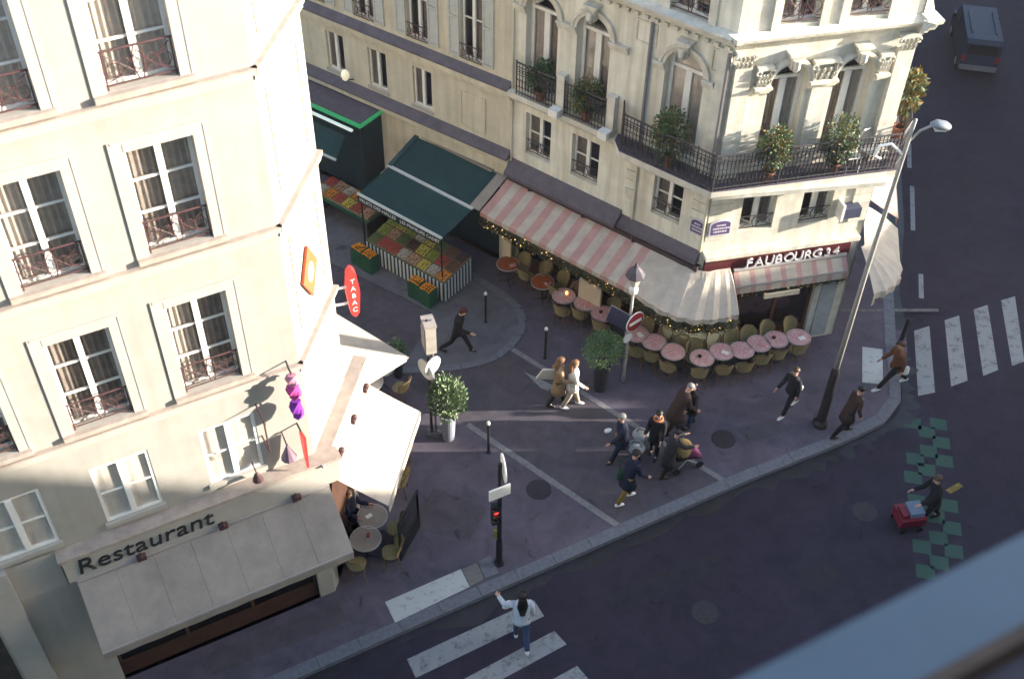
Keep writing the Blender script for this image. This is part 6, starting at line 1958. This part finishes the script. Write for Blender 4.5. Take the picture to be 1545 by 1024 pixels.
# pushchair, round bags, cart
t = thing("pushchair", "pushchair with straw coloured hood and magenta blanket beside the dark coats", "pushchair", (4.42, 19.5, 0), math.radians(-65))
rg = []
for j in range(7):
    a = PI * j / 6 * 0.75
    rg.append([(0.27 * math.cos(PI * k / 8), -0.05 - 0.30 * math.sin(PI * k / 8) * math.cos(a) * 1.0, 0.62 + 0.30 * math.sin(PI * k / 8) * math.sin(a) + 0.02 * (j % 2)) for k in range(9)])
hd = MB().rings(rg, False)
obj("hood", hd, mat("straw_fleece", (0.26, 0.18, 0.07), 0.95, 0.3, 20, 0.5, 60), t, smooth=True)
obj("seat", MB().rings([[(-0.2, -0.3, 0.45), (0.2, -0.3, 0.45), (0.2, -0.3, 0.6), (-0.2, -0.3, 0.6)], [(-0.2, 0.15, 0.38), (0.2, 0.15, 0.38), (0.2, 0.15, 0.5), (-0.2, 0.15, 0.5)], [(-0.18, 0.4, 0.25), (0.18, 0.4, 0.25), (0.18, 0.4, 0.34), (-0.18, 0.4, 0.34)]]), M_BLACK, t)
obj("blanket", MB().rings([[(-0.22, -0.02, 0.5), (0.22, -0.02, 0.5), (0.2, -0.02, 0.62), (0, -0.02, 0.68), (-0.2, -0.02, 0.62)], [(-0.23, 0.25, 0.4), (0.23, 0.25, 0.4), (0.2, 0.25, 0.54), (0, 0.25, 0.6), (-0.2, 0.25, 0.54)], [(-0.2, 0.45, 0.25), (0.2, 0.45, 0.25), (0.18, 0.45, 0.36), (0, 0.45, 0.4), (-0.18, 0.45, 0.36)]]), cloth("magenta_blanket", (0.10, 0.018, 0.06)), t, smooth=True)
obj("pillow", MB().ball((-0.05, -0.12, 0.68), 0.12, 10, 6, 0.6), M_WHITE, t, smooth=True)
obj("handle", MB().tube([(-0.22, -0.1, 0.5), (-0.22, -0.5, 1.0), (0.22, -0.5, 1.0), (0.22, -0.1, 0.5)], 0.014, 6), M_BLACK, t)
for x in (-0.25, 0.25):
    for y in (-0.3, 0.38):
        w_ = obj("wheel", MB().rings([[(xx, y + 0.11 * math.cos(2 * PI * k / 14), 0.11 + 0.11 * math.sin(2 * PI * k / 14)) for k in range(14)] for xx in (x - 0.02, x + 0.02)]), M_BLACK, t)
        obj("strut", MB().tube([(x * .9, y, 0.11), (x * .8, 0, 0.42)], 0.012, 5), M_STEEL, t)
for (x, y, z, lb) in ((3.22, 19.62, 0.52, "nearer round white bag carried low between the navy and black coats"), (3.38, 20.05, 0.5, "farther round white bag carried low between the navy and black coats")):
    b = thing("round_bag", lb, "bag", (x, y, z), math.radians(-25))
    obj("pouch", MB().ball((0, 0, 0), 0.24, 16, 8, 0.42), mat("off_white_cloth", (0.26, 0.27, 0.26), 0.85, 0.1), b, smooth=True)
    obj("handle", MB().tube([(-0.14, 0, 0.06), (-0.08, 0, 0.2), (0.08, 0, 0.2), (0.14, 0, 0.06)], 0.012, 5), M_BLACK, b)
    obj("trolley_leg", MB().tube([(0.1, 0.0, -0.06), (0.1, 0.02, -z + 0.06)], 0.012, 5), M_BLACK, b)
    obj("trolley_leg", MB().tube([(-0.1, 0.0, -0.06), (-0.1, 0.02, -z + 0.06)], 0.012, 5), M_BLACK, b)
    obj("wheel", MB().rings([[(xx, 0.02 + 0.06 * math.cos(2 * PI * k / 12), -z + 0.06 + 0.06 * math.sin(2 * PI * k / 12)) for k in range(12)] for xx in (-0.14, 0.14)]), M_BLACK, b)
t = thing("hand_cart", "low red and pale blue cart pushed by the person in black on the road", "cart", (9.85, 17.85, -0.12), math.radians(100))
obj("tray", MB().rings([[(-0.24, y, 0.2), (0.24, y, 0.2), (0.28, y, 0.5), (-0.28, y, 0.5)] for y in (-0.32, 0.32)]), mat("cart_red", (0.13, 0.012, 0.025), 0.5, 0.1), t)
obj("load", MB().box(-0.2, 0.2, -0.26, 0.1, 0.501, 0.66), mat("pale_blue_load", (0.12, 0.16, 0.23), 0.6, 0.15), t)
obj("load", MB().box(-0.18, 0.16, 0.11, 0.28, 0.501, 0.6), MATS["cart_red"], t)
obj("handle", MB().tube([(-0.2, -0.32, 0.45), (-0.2, -0.55, 1.0), (0.2, -0.55, 1.0), (0.2, -0.32, 0.45)], 0.015, 6), M_BLACK, t)
for x in (-0.26, 0.26):
    for y in (-0.22, 0.22):
        obj("wheel", MB().rings([[(xx, y + 0.09 * math.cos(2 * PI * k / 14), 0.09 + 0.09 * math.sin(2 * PI * k / 14)) for k in range(14)] for xx in (x - 0.02, x + 0.02)]), M_BLACK, t)
# table clutter along the speckled tables
for i, (k, m_, lb) in enumerate(((1, M_NAP, "pink menu card on the second speckled table of the side row"), (3, M_WHITE, "white menu card on the table behind the no entry sign"), (7, M_WHITE, "white menu card on the second table of the street front row"), (9, M_NAP, "pink menu card on the fourth table of the street front row"), (11, M_WHITE, "white menu card on the last table toward the boulevard"))):
    x, y = TABS[k]
    small("menu_card", MB().box(-0.07, 0.07, -0.1, 0.1, 0, 0.008), m_, lb, "menu", (x + 0.08, y - 0.05, 0.758), 0.5 * i)
for k, lb in ((2, "brown ashtray on the third speckled table of the side row"), (6, "brown ashtray on the speckled table at the cafe corner"), (10, "brown ashtray on the fifth table of the street front row")):
    x, y = TABS[k]
    small("ashtray", MB().lathe([(0.05, 0), (0.06, 0.03), (0.045, 0.03), (0.04, 0.012)], 12), S_BRN, lb, "ashtray", (x - 0.06, y + 0.04, 0.758))

# ------------------------------------------------------------------ thin volume added to lift the blacks, standing in for lens veil
hz = bpy.data.materials.new("lens_veil_haze")
hz.use_nodes = True
hz.node_tree.nodes.remove(hz.node_tree.nodes["Principled BSDF"])
pv = hz.node_tree.nodes.new("ShaderNodeVolumePrincipled")
pv.inputs["Color"].default_value = (0.95, 0.90, 0.97, 1)
pv.inputs["Density"].default_value = 0.0003
pv.inputs["Anisotropy"].default_value = 0.2
hz.node_tree.links.new(pv.outputs[0], hz.node_tree.nodes["Material Output"].inputs["Volume"])
stuff(obj("lens_veil", MB().box(-165, 165, -165, 165, -1.3, 29.5), hz))
